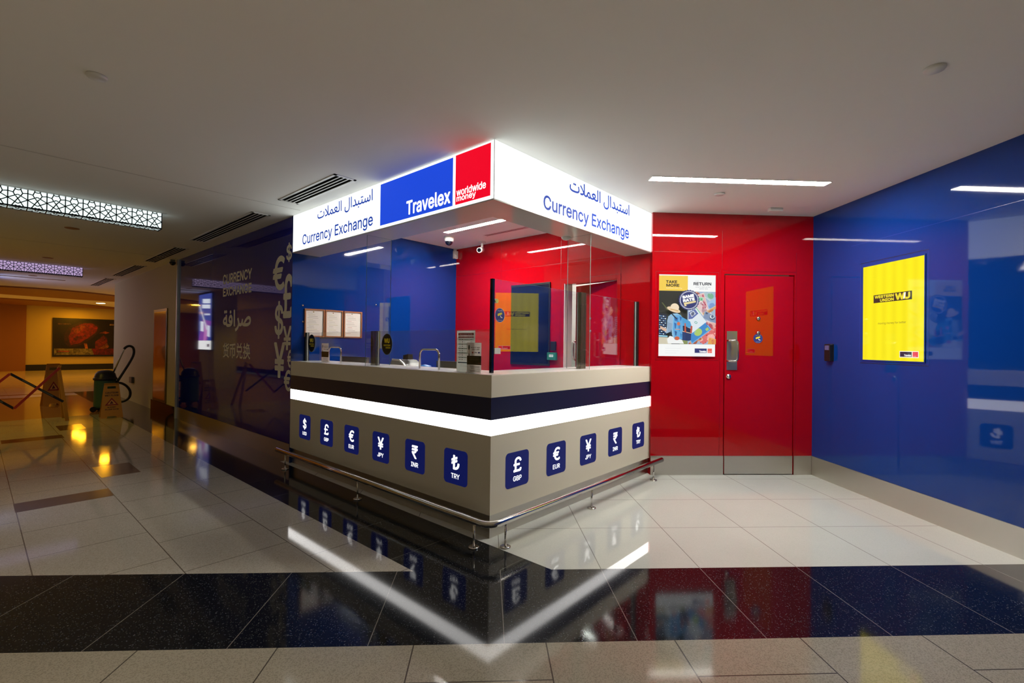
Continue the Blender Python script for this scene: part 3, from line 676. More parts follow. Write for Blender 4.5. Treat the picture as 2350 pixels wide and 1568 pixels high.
def card(s, fn, u0, u1, v0, v1, d):
    w = u1 - u0; h = v1 - v0
    R = lambda a, b, c, e, col, k=1: flat(s, rect(u0 + a * w, u0 + b * w, v0 + c * h, v0 + e * h), fn, d + 0.0003 * k, lin(col))
    R(0, 1, 0, 1, 'd8cfc9', 0); R(0, 1, 0.265, 0.565, '0b0a0a')
    letters(s, 'WE ACCEPT CREDIT', fn, u0 + 0.28 * w, u0 + 0.93 * w, v0 + 0.82 * h, v0 + 0.86 * h, d + 0.0006, lin('4a4442'), bold=0.0003)
    letters(s, '& DEBIT CARDS', fn, u0 + 0.34 * w, u0 + 0.88 * w, v0 + 0.755 * h, v0 + 0.795 * h, d + 0.0006, lin('4a4442'), bold=0.0003)
    R(0.35, 0.46, 0.645, 0.70, 'c04a4a'); R(0.78, 0.90, 0.645, 0.70, '4a3a78'); letters(s, 'VISA', fn, u0 + 0.53 * w, u0 + 0.72 * w, v0 + 0.65 * h, v0 + 0.695 * h, d + 0.0006, lin('3a3a68'), bold=0.0004)
    flat(s, ell(u0 + 0.14 * w, v0 + 0.84 * h, 0.06 * w, 0.09 * h, 16), fn, d + 0.0006, lin('3c4246')); R(0.12, 0.16, 0.60, 0.80, 'c08a58', 2); R(0.10, 0.18, 0.565, 0.64, '101010', 2)
    for i, v in enumerate((0.525, 0.50, 0.455, 0.43)): R(0.15 + 0.04 * (i % 2), 0.85 - 0.05 * (i % 2), v - 0.006, v + 0.006, '5c5654', 2)
    R(0.66, 0.80, 0.30, 0.345, '2a2a30', 2); R(0.81, 0.95, 0.30, 0.345, '6a2030', 2)
    for i, v in enumerate((0.215, 0.18, 0.13, 0.075, 0.04)): R(0.2 + 0.05 * (i % 3), 0.92, v - 0.007, v + 0.007, '6a625e', 2)
stand('card_stand', 'clear stand with grey and black card payment notice, in front of the rate sheet', 0.042, 0.225, 0.150, 0.226, card)
stand('card_stand', 'small grey and black card payment notice near the left end of the counter', 0.10, 2.575, 0.150, 0.207, card)

# monitors behind the counter, on the inner desk
def monitor(label, yc, ang, w=0.50, x=0.62, ztop=1.20):
    t = thing('monitor', label, 'monitor', (x, yc, 0.75)); R3 = Matrix.Rotation(ang, 3, 'Z')
    def bx(mb, x0, x1, y0, y1, z0, z1, mi=0):
        n0 = len(mb.v); mb.box(x0, x1, y0, y1, z0, z1, mi)
        for i in range(n0, len(mb.v)):
            p = R3 @ Vector((mb.v[i][0], mb.v[i][1], 0)); mb.v[i] = (x + p.x, yc + p.y, mb.v[i][2])
    s = MB(); bx(s, -0.02, 0.02, -w / 2, w / 2, ztop - 0.33, ztop); part('housing', s, M['darkplastic'], t, bevel=0.004)
    s = MB(); bx(s, -0.024, -0.0205, -w / 2 + 0.015, w / 2 - 0.015, ztop - 0.012, ztop - 0.004); bx(s, -0.03, -0.0205, -w / 4, w / 4, ztop - 0.25, ztop - 0.06); part('back_cover', s, M['black'], t)
    s = MB(); bx(s, -0.02, 0.02, -0.04, 0.04, 0.765, ztop - 0.33); bx(s, -0.09, 0.09, -0.12, 0.12, 0.7505, 0.765); part('stand', s, M['black'], t)
monitor('dark monitor top showing behind the counter below the certificates', 2.86, math.radians(6))
monitor('dark monitor top showing behind the counter left of the exchange rate sheet', 1.06, math.radians(2), 0.52)
# note counting machine
nc = thing('note_counter', 'grey curved banknote counting machine behind the counter glass', 'machine', (0.62, 1.75, 0.75))
prof = [(0.0, 0.7505), (0.42, 0.7505), (0.42, 1.02), (0.30, 1.10), (0.22, 1.165), (0.16, 1.195), (0.03, 1.20), (0.0, 1.16)]
s = MB(); s.prism([(-1.96 + a, b) for a, b in prof], PX(0.72), 0.0, 0.22); part('body', s, M['greyplastic'], nc, bevel=0.008)
s = MB(); s.prism([(-1.95 + a, b + 0.006) for a, b in prof[2:7]] + [(-1.95 + a, b - 0.012) for a, b in prof[2:7]][::-1], PX(0.505), 0.0, 0.01); part('side_trim', s, M['aluedge'], nc)
s = MB()
for i in range(4): s.box(0.56, 0.62, 1.73 + i * 0.025, 1.742 + i * 0.025, 1.20, 1.255 - 0.004 * i)
part('note_guides', s, M['black'], nc)
bt = MB(); bt.lathe((0.54, 1.43, 0.7505), [(0.07, 0), (0.07, 0.37), (0.06, 0.40), (0, 0.412)], 28); single('blue_bin', bt, mat('bright_blue_plastic', (0.02, 0.17, 0.55), 0.4), 'bright blue rounded lid just showing behind the note machine', 'container', (0.54, 1.43, 0.75))

# certificates on the blue inner wall
def cert(label, u0, u1, cols):
    t = thing('framed_certificate', label, 'certificate', ((u0 + u1) / 2, LL, 1.428), group='framed certificates on the blue inner wall'); fn = PY(LL)
    s = MB(); z0, z1 = 1.428, 1.755; w = 0.014
    for a in ((u0, u1, z0, z0 + w), (u0, u1, z1 - w, z1), (u0, u0 + w, z0 + w, z1 - w), (u1 - w, u1, z0 + w, z1 - w)): s.prism(rect(*a), fn, 0.0, 0.016)
    part('frame', s, M['frame'], t)
    s = MB(); flat(s, rect(u0 + w, u1 - w, z0 + w, z1 - w), fn, 0.004, lin('e6e3dc')); W_ = u1 - u0; H_ = z1 - z0
    for k in range(13):
        v = z1 - 0.05 - k * 0.019; a = 0.14 + 0.1 * ((k * 7) % 3) / 3; b = a + 0.25 + 0.4 * ((k * 5) % 4) / 4
        flat(s, rect(u0 + a * W_, u0 + min(b, 0.88) * W_, v, v + 0.004), fn, 0.0045, lin(cols[k % len(cols)]))
    flat(s, ell(u0 + 0.45 * W_, z1 - 0.035, 0.007, 0.008, 12), fn, 0.0045, lin('8a7a4a'))
    part('certificate_sheet', s, M['print'], t)
cert('framed certificate with yellowish print, nearest the left booth edge', 0.144, 0.386, ('b5b3ae', 'c9c6a8', 'a9a7a2'))
cert('framed certificate in the middle of the row on the blue wall', 0.394, 0.620, ('cdd0c0', 'c4c2a0', 'b8b6b0'))
cert('framed certificate with red ruled lines, nearest the glass fin', 0.634, 0.880, ('c08a86', 'bdbab4', 'a5a29c', 'bdbab4'))

# dark display and access panels on the inner red wall
t = thing('dark_display', 'tall dark glass display panel set in the red inner wall', 'display', (LR, 1.69, 1.10)); fn = PX(LR)
s = MB(); s.prism(rect(-2.02, -1.362, 1.105, 2.168), fn, 0.002, 0.018); part('housing', s, M['black'], t, bevel=0.003)
s = MB(); s.prism(rect(-2.0, -1.38, 1.13, 2.14), fn, 0.018, 0.021); part('screen', s, mat('dark_screen', (0.004, 0.006, 0.02), 0.12), t)
s = MB(); s.prism(rect(-1.344, -1.263, 1.30, 1.414), fn, 0.0, 0.02); rd = single('card_reader', s, M['black'], 'small black card reader on red wall beside dark display', 'card reader', (LR, 1.30, 1.30), bevel=0.003)
t = thing('break_glass_unit', 'small green emergency door release box below black card reader', 'call point', (LR, 1.315, 1.18))
s = MB(); s.prism(rect(-1.384, -1.247, 1.18, 1.275), fn, 0.0, 0.035); part('box', s, mat('green_plastic', (0.01, 0.16, 0.11), 0.35), t, bevel=0.004)
s = MB(); flat(s, rect(-1.35, -1.285, 1.218, 1.250), fn, 0.036, lin('dfe8e4')); letters(s, 'EXIT', fn, -1.342, -1.293, 1.225, 1.243, 0.0365, lin('30403c')); part('label_plate', s, M['print'], t)

# interior ceiling fittings
def strip_light(name, label, x0, x1, y0, y1, frame, m='strip'):
    t = thing(name, label, 'strip light', ((x0 + x1) / 2, (y0 + y1) / 2, ZC), frame)
    s = MB(); w = 0.006
    for a in ((x0 - w, x1 + w, y0 - w, y0), (x0 - w, x1 + w, y1, y1 + w), (x0 - w, x0, y0, y1), (x1, x1 + w, y0, y1)): s.box(*a, ZC - 0.004, ZC)
    part('frame', s, M['white'], t)
    s = MB(); s.box(x0, x1, y0, y1, ZC - 0.003, ZC); part('diffuser', s, M[m], t)
strip_light('ceiling_strip_light', 'long white ceiling strip light in front of the red wall', -2.148, -0.586, -1.065, -0.968, 'R')
strip_light('ceiling_strip_light', 'short white ceiling strip light inside the booth', 1.590, 1.668, 1.415, 2.425, 'K', 'stripbooth')
t = thing('linear_diffuser', 'narrow black twin slot air diffuser in the booth ceiling', 'air vent', (2.07, 1.79, ZC))
s = MB(); s.box(2.03, 2.11, 1.42, 2.15, ZC - 0.003, ZC, 0); part('frame', s, M['white'], t)
for k in (2.048, 2.078):
    s = MB(); s.box(k, k + 0.014, 1.43, 2.14, ZC - 0.0035, ZC - 0.002); part('slot', s, M['black'], t)
t = thing('dome_camera', 'white dome security camera on the booth ceiling', 'camera', (1.831, 2.60, ZC))
s = MB(); s.lathe((1.831, 2.60, ZC), [(0.066, 0.0), (0.066, -0.045), (0.060, -0.06), (0.052, -0.062)], 32); part('housing', s, M['white'], t)
s = MB(); s.lathe((1.831, 2.60, ZC - 0.062), [(0.050 * math.cos(math.radians(a)), -0.050 * math.sin(math.radians(a))) for a in range(0, 91, 10)], 28); part('dome', s, M['blackgloss'], t)
t = thing('bullet_camera', 'white bullet security camera below the booth ceiling by the red wall', 'camera', (2.317, 2.46, ZC))
s = MB(); s.lathe((2.317, 2.46, ZC), [(0.050, 0), (0.050, -0.012), (0.018, -0.02)], 24); s.tube([(2.317, 2.46, ZC - 0.012), (2.317, 2.46, ZC - 0.07), (2.30, 2.46, ZC - 0.10)], 0.017, 12); part('bracket', s, M['white'], t)
ax = Vector((-0.80, -0.50, -0.22)).normalized(); c0 = Vector((2.33, 2.475, ZC - 0.105))
s = MB(); s.tube([c0, c0 + ax * 0.17], 0.036, 24); part('barrel', s, M['white'], t)
s = MB(); s.tube([c0 + ax * 0.1701, c0 + ax * 0.172], 0.027, 24); part('lens', s, M['blackgloss'], t)
s = MB(); s.box(LR - 0.075, LR - 0.005, LL - 0.045, LL - 0.001, 2.65, ZC - 0.03, 0); s.box(LR - 0.065, LR - 0.02, LL - 0.03, LL - 0.001, ZC - 0.03, ZC, 0)
t = single('motion_sensor', s, M['white'], 'white box sensor in the inner blue and red corner', 'sensor', (LR - 0.04, LL - 0.02, 2.65), bevel=0.004)
s = MB(); s.lathe((LR - 0.04, LL - 0.045, 2.69), [(0.018, 0), (0.016, 0.005), (0, 0.008)], 16, 0, '-y'); part('lens', s, M['worktop'], t)
s = MB(); s.lathe((1.27, 0.285, SB), [(0.045 * math.cos(math.radians(a)), -0.030 * math.sin(math.radians(a))) for a in range(0, 91, 15)], 24); single('soffit_sensor', s, M['white'], 'small white dome sensor under the sign above the right glass', 'sensor', (1.27, 0.285, SB))

# ------------------------------------------------------------------ posters on the room walls
PU0, PU1, PV0, PV1 = -1.700, -1.083, 1.265, 2.136
ps = thing('lightbox_poster', 'backlit advertising poster with hatted traveller and banknotes on red wall', 'poster', ((PU0 + PU1) / 2, 0, PV0), 'R')
s = MB(); w = 0.010
for a in ((PU0 - w, PU1 + w, PV0 - w, PV0), (PU0 - w, PU1 + w, PV1, PV1 + w), (PU0 - w, PU0, PV0, PV1), (PU1, PU1 + w, PV0, PV1)): s.prism(rect(*a), py0, 0.0, 0.006)
part('frame', s, M['red'], ps)
s = MB()
def P(zx, zy): return (PU0 + (zx - 88) / 962 * (PU1 - PU0), PV1 - (zy - 70) / 1408 * (PV1 - PV0))
_k = [0]
def art(pts, col):
    _k[0] += 1; flat(s, [P(*p) for p in pts], py0, 0.004 + 0.00012 * _k[0], lin(col))
def artell(cx, cy, rx, ry, col, n=28, rot=0.0):
    c_, s_ = math.cos(rot), math.sin(rot)
    art([(cx + rx * math.cos(2 * math.pi * k / n) * c_ - ry * math.sin(2 * math.pi * k / n) * s_, cy + rx * math.cos(2 * math.pi * k / n) * s_ + ry * math.sin(2 * math.pi * k / n) * c_) for k in range(n)], col)
def arttext(body, x0, x1, y0, y1, col, bold=0.0):
    _k[0] += 1; a = P(x0, y1); b = P(x1, y0); letters(s, body, py0, a[0], b[0], a[1], b[1], 0.004 + 0.00012 * _k[0], lin(col), bold=bold); _k[0] += 2
art([(88, 70), (1050, 70), (1050, 1478), (88, 1478)], 'f4f6f4')
art([(88, 88), (576, 88), (576, 350), (88, 350)], 'f2cc4c')
art([(88, 350), (576, 350), (576, 1270), (88, 1270)], '22241c')
art([(576, 356), (1050, 356), (1050, 1270), (576, 1270)], '9fb4cc')
arttext('TAKE', 205, 395, 170, 222, '3a3020', 0.0022); arttext('MORE', 210, 432, 230, 280, '3a3020', 0.0022)
arttext('before you fly', 210, 480, 292, 318, 'fff2c8')
arttext('and', 700, 755, 168, 182, 'b8bcc0'); arttext('RETURN', 672, 975, 195, 248, '3a3c46', 0.002)
arttext("what's left at the", 705, 960, 264, 288, 'a8acb2'); arttext('same rate', 770, 915, 296, 318, 'a8acb2')
# departure hall behind the traveller
art([(130, 555), (150, 555), (250, 680), (235, 690)], '5a6038'); art([(410, 680), (430, 680), (490, 790), (478, 800)], '4a5040'); art([(88, 700), (576, 640), (576, 660), (88, 730)], '2c2e24')
art([(88, 740), (215, 760), (215, 1150), (88, 1130)], '1a2438')
for i in range(9):
    for j in range(4):
        art([(94 + j * 31, 775 + i * 38 + j * 4), (116 + j * 31, 778 + i * 38 + j * 4), (116 + j * 31, 794 + i * 38 + j * 4), (94 + j * 31, 791 + i * 38 + j * 4)], ('a8c4e0', '4a7ab0', 'e0ecf4', '30507c')[(i * 3 + j * 5) % 4])
art([(88, 1150), (300, 1160), (300, 1270), (88, 1270)], 'cfc8b0'); art([(88, 1115), (235, 1125), (235, 1150), (88, 1145)], '90c8dc')
art([(440, 1190), (576, 1190), (576, 1270), (440, 1270)], '8a9460')
# banknotes
def note(cx, cy, w, h, rot, c1, c2, c3):
    c_, s_ = math.cos(math.radians(rot)), math.sin(math.radians(rot))
    def clip(pts):
        out = [(min(max(x, 578), 1048), min(max(y, 358), 1268)) for x, y in pts]; return out
    def q(a, b): return (cx + a * w / 2 * c_ - b * h / 2 * s_, cy + a * w / 2 * s_ + b * h / 2 * c_)
    art(clip([q(-1, -1), q(1, -1), q(1, 1), q(-1, 1)]), c1); art(clip([q(-.92, -.84), q(.92, -.84), q(.92, .84), q(-.92, .84)]), c2)
    art(clip([q(0.0 + 0.34 * math.cos(k * math.pi / 10), 0.62 * math.sin(k * math.pi / 10)) for k in range(20)]), c3)
    art(clip([q(-.86, -.74), q(-.62, -.74), q(-.62, -.3), q(-.86, -.3)]), c3); art(clip([q(.6, .3), q(.86, .3), q(.86, .74), q(.6, .74)]), c3)
    for k in range(3): art(clip([q(-.5, -.7 + k * .18), q(-.1, -.7 + k * .18), q(-.1, -.64 + k * .18), q(-.5, -.64 + k * .18)]), c1)
note(960, 430, 330, 150, 35, 'c8d8d4', 'a8c4c8', '78b090'); note(980, 600, 330, 150, -32, 'a8b8dc', '9fc0e0', '7898cc')
note(740, 410, 220, 120, 50, 'd89a7c', 'e0b090', 'a85c48'); note(830, 560, 340, 130, 74, 'e8c8c4', 'd8b4b0', 'c05a70')
note(760, 600, 300, 110, 98, 'b8d8c0', '8ccaa0', '58a878'); note(860, 700, 380, 140, 52, 'e8d4d8', 'e0c4c4', 'b89098')
note(960, 690, 300, 60, -28, 'e0c8a0', 'd4a070', 'b87848'); note(985, 800, 300, 140, 18, '98a8c0', '7e90b0', '4a5470')
note(940, 960, 330, 170, 8, 'e8c0b8', 'dca8a0', 'b04c58'); note(960, 1150, 420, 190, -32, 'e0847c', 'd86a68', 'f0b0a8')
note(690, 1220, 260, 150, -48, 'd8b890', 'c88c68', 'a85c40'); note(1000, 1220, 160, 120, 10, 'e8b060', 'e0a050', 'd88850')
for i in range(60):
    x = random.uniform(760, 1035); y = random.uniform(940, 1255); r = random.uniform(4, 12)
    artell(x, y, r, r, random.choice(('f0a098', 'c84c54', 'f4c4b4', 'b83a4c', 'e87a60')), 8)
note(740, 1060, 420, 200, -38, '6ab0e0', '3a86c8', 'a8c868')
art([(578, 690), (690, 640), (880, 880), (640, 1075), (578, 940)], 'dde6ec'); art([(578, 720), (680, 660), (740, 740), (640, 830), (578, 840)], '5a6aa8'); art([(590, 730), (660, 690), (700, 745), (630, 800)], 'c8d0dc')
artell(645, 745, 26, 34, '5a6480', 16, 0.4); artell(700, 895, 26, 20, '58a898', 16, 0.5); artell(700, 895, 16, 11, 'dde6ec', 16, 0.5)
artell(975, 790, 42, 34, 'd0d8e0', 16); artell(980, 785, 22, 26, '5a6480', 16); arttext('10', 805, 870, 570, 650, 'b02c50', 0.002); arttext('5', 870, 905, 890, 935, '9a3a58', 0.002)
# traveller with backpack and straw hat
art([(215, 1190), (260, 1130), (340, 1150), (470, 1200), (500, 1262), (230, 1262)], 'eef0ee')
art([(230, 800), (290, 750), (380, 740), (440, 770), (480, 830), (490, 1180), (350, 1200), (300, 1120), (280, 960), (225, 900)], '8cbcdc')
art([(240, 790), (300, 800), (310, 960), (270, 1060), (200, 1090), (190, 1050), (210, 980), (215, 860)], '9ab4cc')
for i in range(7): art([(212 + i * 4, 900 + i * 26), (300 - i * 2, 925 + i * 22), (300 - i * 2, 932 + i * 22), (210 + i * 4, 910 + i * 26)], '6c88a4')
art([(100, 960), (150, 985), (205, 1010), (200, 1060), (150, 1040), (95, 1000)], 'd8b49c')
art([(330, 780), (440, 770), (480, 860), (490, 1190), (340, 1180), (310, 1000)], '5ea6d8')
for (a, b, c, d_) in ((330, 800, 400, 880), (420, 790, 460, 870), (330, 900, 370, 1010), (400, 930, 440, 1060), (340, 1040, 380, 1130), (430, 1080, 470, 1160), (370, 860, 410, 900)):
    art([(a, b), (c, b + 18), (c - 14, d_), (a + 12, d_ - 12)], random.choice(('2a6ab0', '3c86c4', '88c4e8', '245490')))
art([(455, 800), (600, 880), (640, 1000), (480, 950)], '4a9cd0'); art([(475, 955), (640, 1010), (615, 1080), (480, 1040)], '0f2044'); art([(470, 1044), (620, 1080), (615, 1200), (580, 1212), (470, 1200)], '1c3a70'); art([(520, 1050), (615, 1076), (610, 1200), (525, 1205)], '163064')
art([(470, 1042), (620, 1078), (620, 1088), (470, 1052)], 'e8d0a8'); art([(505, 905), (525, 912), (535, 1070), (505, 1062)], 'c85838'); art([(610, 950), (640, 960), (630, 1080), (600, 1078)], 'b84c34')
artell(405, 920, 28, 30, 'd0704c'); art([(350, 1010), (430, 1010), (430, 1022), (350, 1022)], 'd89878'); artell(380, 1170, 42, 32, 'c8623e'); art([(270, 745), (290, 740), (380, 830), (370, 850)], '1a2238')
art([(255, 700), (330, 740), (400, 735), (380, 690), (270, 670)], '4a2c24')
artell(320, 680, 118, 40, 'e8cda8', 30, 0.32); artell(338, 640, 72, 68, 'f0dcbc', 30, 0.3); art([(270, 660), (400, 690), (396, 712), (262, 680)], 'd8b078')
# round badge
nb = 48
art([(576 + (180 if k % 2 else 168) * math.cos(2 * math.pi * k / nb), 512 + (180 if k % 2 else 168) * math.sin(2 * math.pi * k / nb)) for k in range(nb)], '28306e')
for k in range(40):
    a = 2 * math.pi * k / 40; c_, s_ = math.cos(a), math.sin(a)
    art([(576 + r * c_ - t_ * s_, 512 + r * s_ + t_ * c_) for r, t_ in ((140, -7), (158, -7), (158, 7), (140, 7))], 'e8eaf0')
artell(576, 512, 132, 134, '28306e')
_k[0] += 1; a = P(470, 520); b = P(660, 430)
def tilt(u, v):
    cu, cv = P(576, 512); an = math.radians(11); du, dv = u - cu, v - cv
    return (cu + du * math.cos(an) - dv * math.sin(an), cv + du * math.sin(an) + dv * math.cos(an))
for body, y0, y1, cc in (('SAME', 418, 472, 'ffffff'), ('RATE', 480, 534, 'ffffff')):
    a = P(470, y1); b = P(672, y0); letters(s, body, py0, a[0], b[0], a[1], b[1], 0.004 + 0.00012 * _k[0], lin(cc), bold=0.0035, skew=tilt); _k[0] += 2
art([(482, 560), (688, 520), (690, 548), (520, 590), (538, 612), (500, 622)], 'e8d49c')
# footer
for i, y in enumerate((1340, 1380, 1420)): art([(180, y), (450 - 40 * i, y), (450 - 40 * i, y + 7), (180, y + 7)], 'e4e6e6')
art([(676, 1340), (880, 1340), (880, 1416), (676, 1416)], '28306e'); art([(895, 1340), (968, 1340), (968, 1416), (895, 1416)], 'e8604e')
arttext('Travelex', 752, 874, 1372, 1410, 'ffffff', 0.0012); arttext('worldwide', 900, 962, 1380, 1393, 'ffe0d8'); arttext('money', 900, 940, 1396, 1410, 'ffe0d8')
part('poster_print', s, M['litprint'], ps)

# yellow lit poster on the blue wall
YU0, YU1, YV0, YV1 = 0.705, 1.340, 1.267, 2.130
yp = thing('lightbox_poster', 'yellow backlit poster with black logo on the blue wall', 'poster', (0, -(YU0 + YU1) / 2, YV0), 'R')
s = MB()
for a in ((YU0 - w, YU1 + w, YV0 - w, YV0), (YU0 - w, YU1 + w, YV1, YV1 + w), (YU0 - w, YU0, YV0, YV1), (YU1, YU1 + w, YV0, YV1)): s.prism(rect(*a), px0, 0.0, 0.006)
part('frame', s, M['blue'], yp)
my = mat('backlit_yellow_print', (0.03, 0.03, 0.0), 0.06); N, Lk, bq = nodes(my)
tc = N.new('ShaderNodeTexCoord'); sp = N.new('ShaderNodeSeparateXYZ'); Lk.new(tc.outputs['Object'], sp.inputs[0])
mw = N.new('ShaderNodeMath'); mw.operation = 'MULTIPLY'; mw.inputs[1].default_value = 2 * math.pi / 0.105; Lk.new(sp.outputs[1], mw.inputs[0])
sn = N.new('ShaderNodeMath'); sn.operation = 'SINE'; Lk.new(mw.outputs[0], sn.inputs[0])
mr = N.new('ShaderNodeMapRange'); mr.inputs['From Min'].default_value = -1; mr.inputs['To Min'].default_value = 0.96; mr.inputs['To Max'].default_value = 1.06; Lk.new(sn.outputs[0], mr.inputs['Value'])
bq.inputs['Emission Color'].default_value = (*lin('f6e622'), 1); Lk.new(mr.outputs['Result'], bq.inputs['Emission Strength'])
s = MB(); s.prism(rect(YU0, YU1, YV0, YV1), px0, 0.0, 0.004); part('light_panel', s, my, yp)
s = MB()
def wu_logo(s, fn, u0, u1, v0, v1, d):
    w = u1 - u0; h = v1 - v0
    flat(s, rect(u0, u1, v0, v1), fn, d, lin('1c1608'))
    letters(s, 'WESTERN', fn, u0 + 0.03 * w, u0 + 0.55 * w, v0 + 0.54 * h, v0 + 0.92 * h, d + 0.0003, lin('e8da20'), bold=0.0022)
    letters(s, 'UNION', fn, u0 + 0.18 * w, u0 + 0.55 * w, v0 + 0.08 * h, v0 + 0.46 * h, d + 0.0003, lin('e8da20'), bold=0.0022)
    letters(s, 'W', fn, u0 + 0.58 * w, u0 + 0.83 * w, v0 + 0.10 * h, v0 + 0.92 * h, d + 0.0003, lin('e8da20'), bold=0.006)
    letters(s, 'U', fn, u0 + 0.80 * w, u0 + 0.96 * w, v0 + 0.10 * h, v0 + 0.92 * h, d + 0.0006, lin('e8da20'), bold=0.006)
    flat(s, [(u0 + 0.79 * w, v0 + 0.15 * h), (u0 + 0.82 * w, v0 + 0.15 * h), (u0 + 0.855 * w, v0 + 0.9 * h), (u0 + 0.81 * w, v0 + 0.9 * h)], fn, d + 0.0009, lin('fffff0'))
wu_logo(s, px0, 0.829, 1.227, 1.784, 1.856, 0.0045); part('logo_print', s, M['litprint'], yp, 'black logo box with yellow lettering'); s = MB()
letters(s, 'moving money for better', px0, 0.88, 1.17, 1.583, 1.607, 0.0045, lin('5a5210')); part('tagline_print', s, M['litprint'], yp, 'small dark line of text'); s = MB()
flat(s, rect(1.108, 1.293, 1.297, 1.352), px0, 0.0045, lin('f4f2e0')); flat(s, rect(1.114, 1.228, 1.303, 1.346), px0, 0.0048, lin('241a38')); flat(s, rect(1.236, 1.287, 1.303, 1.346), px0, 0.0048, lin('e8384a'))
letters(s, 'Travelex', px0, 1.155, 1.224, 1.307, 1.325, 0.0051, lin('ffffff'), bold=0.0008); letters(s, 'money', px0, 1.24, 1.27, 1.306, 1.313, 0.0051, lin('ffd8d8'))
part('corner_logo_print', s, M['litprint'], yp, 'small blue and red logo box with white edge')
# card reader on the blue wall
s = MB(); s.prism(rrect(0.235, 0.325, 1.235, 1.415, 0.012), px0, 0.0, 0.006); s.prism(rrect(0.238, 0.322, 1.238, 1.412, 0.012), px0, 0.006, 0.042)
t = single('access_reader', s, M['black'], 'black door access reader on the blue wall beside the red door', 'card reader', (0, -0.28, 1.235), 'R', bevel=0.003)
s = MB(); s.prism(rrect(0.250, 0.310, 1.352, 1.398, 0.004), px0, 0.042, 0.0432); part('display', s, mat('reader_display', (0.10, 0.09, 0.22), 0.2), t)
# sticker on the red door
s = MB(); pd = PY(0.004); flat(s, ell(-0.606, 1.466, 0.052, 0.052), pd, 0.001, lin('27357f')); camera_icon(s, pd, -0.606, 1.466, 0.95, 0.0014)
letters(s, ARC, pd, -0.634, -0.578, 1.492, 1.506, 0.0014, lin('d8d8e2'), basic=True); letters(s, 'cctv in use', pd, -0.631, -0.581, 1.425, 1.433, 0.0014, lin('d8d8e2'))
part('camera_sticker', s, M['print'], door1, 'round blue camera surveillance sticker')

# ------------------------------------------------------------------ lettering on the navy wall
pn = PX(0.012)
def decal(body, y0, y1, z0, z1, bold, basic=False, name='wall_lettering'):
    s = MB(); letters(s, body, pn, -y0, -y1, z0, z1, 0.001, bold=bold, basic=basic); part(name, s, M['decal'], wall_left)
decal('CURRENCY', 5.46, 4.377, 2.186, 2.326, 0.006); decal('EXCHANGE', 5.447, 4.382, 2.008, 2.135, 0.006)
decal('\ufe94\ufed3\ufe8d\ufeae\ufebb', 5.43, 4.38, 1.50, 1.81, 0.009, True); decal('货币兑换', 5.41, 4.39, 1.13, 1.345, 0.004, True)
for sy, y0, y1, z0, z1, bo in (('€', 3.718, 3.387, 1.975, 2.385, 0.012), ('$', 3.349, 3.205, 2.285, 2.510, 0.006), ('£', 3.412, 3.165, 1.64, 2.15, 0.014), ('$', 3.645, 3.405, 1.40, 1.85, 0.010),
                           ('¥', 3.405, 3.18, 1.27, 1.55, 0.007), ('¥', 3.651, 3.34, 0.94, 1.36, 0.012), ('€', 3.28, 3.165, 1.07, 1.275, 0.006), ('€', 3.363, 3.170, 0.80, 1.045, 0.008)):
    decal(sy, y0, y1, z0, z1, bo, False, 'currency_decal')

# ------------------------------------------------------------------ ceiling vents, discs, lanterns
def vent(label, y0, y1, group='ceiling air vents along the navy wall'):
    x0, x1 = -0.375, -0.17
    t = thing('air_vent', label, 'air vent', ((x0 + x1) / 2, (y0 + y1) / 2, ZC), group=group)
    s = MB(); f = 0.024
    for a in ((x0, x1, y0, y0 + f), (x0, x1, y1 - f, y1), (x0, x0 + f, y0, y1), (x1 - f, x1, y0, y1)): s.box(*a, ZC - 0.006, ZC)
    part('frame', s, M['white'], t)
    s = MB(); s.box(x0 + f, x1 - f, y0 + f, y1 - f, ZC - 0.001, ZC); part('slot_shade', s, M['slotshade'], t)  # flat black sheet on solid ceiling; slot darkness put into its colour
    n = 3
    for k in range(n):
        xc = x0 + f + (x1 - x0 - 2 * f) * (k + 1) / (n + 1)
        s = MB(); s.box(xc - 0.006, xc + 0.006, y0 + f, y1 - f, ZC - 0.006, ZC - 0.003); part('blade', s, M['white'], t)
vent('white framed slot vent nearest the sign, above the left sign panel', 1.52, 2.66)
vent('white framed slot vent second from the sign, beside the navy wall top', 3.35, 5.64)
vent('dark slot vent third from the sign, near the small corner camera', 6.42, 8.43)
vent('dark slot vent fourth from the sign, above the cream wall', 9.12, 11.40)
vent('dark slot vent farthest from the sign, above the end of cream wall', 12.1, 14.4)
def disc(name, label, c, r, frame, h=0.012, m='white', cat='ceiling disc'):
    s = MB(); s.lathe((c[0], c[1], ZC), [(r, 0), (r, -h * 0.5), (r * 0.9, -h), (0, -h)], 32)
    return single(name, s, M[m], label, cat, (c[0], c[1], ZC), frame)
disc('ceiling_cover_plate', 'flat round cover plate on the upper left of the ceiling', (-1.975, 1.105), 0.047, 'K', 0.014)
disc('ceiling_cover_plate', 'flat round cover plate on the upper right of the ceiling', (-1.265, -2.72), 0.047, 'R', 0.014)
disc('ceiling_cover_plate', 'small round cover plate between strip light and red wall', (-1.374, -0.665), 0.045, 'R', 0.012)
s = MB(); s.box(-0.66, -0.52, -0.292, -0.242, ZC - 0.035, ZC); t = single('emergency_light', s, M['white'], 'small white box unit on the ceiling near the red and blue corner', 'ceiling unit', (-0.59, -0.267, ZC), 'R', bevel=0.006)
for i, (dx, dy) in enumerate(((-1.565, 6.045), (-1.53, 9.43), (-1.504, 13.02))):
    disc('unlit_downlight', ('unlit recessed ceiling light between the two patterned lanterns', 'unlit recessed ceiling light just before the violet lantern', 'unlit recessed ceiling light beyond the violet lantern')[i], (dx, dy), 0.075, 'K', 0.006, 'brownwall', 'downlight')
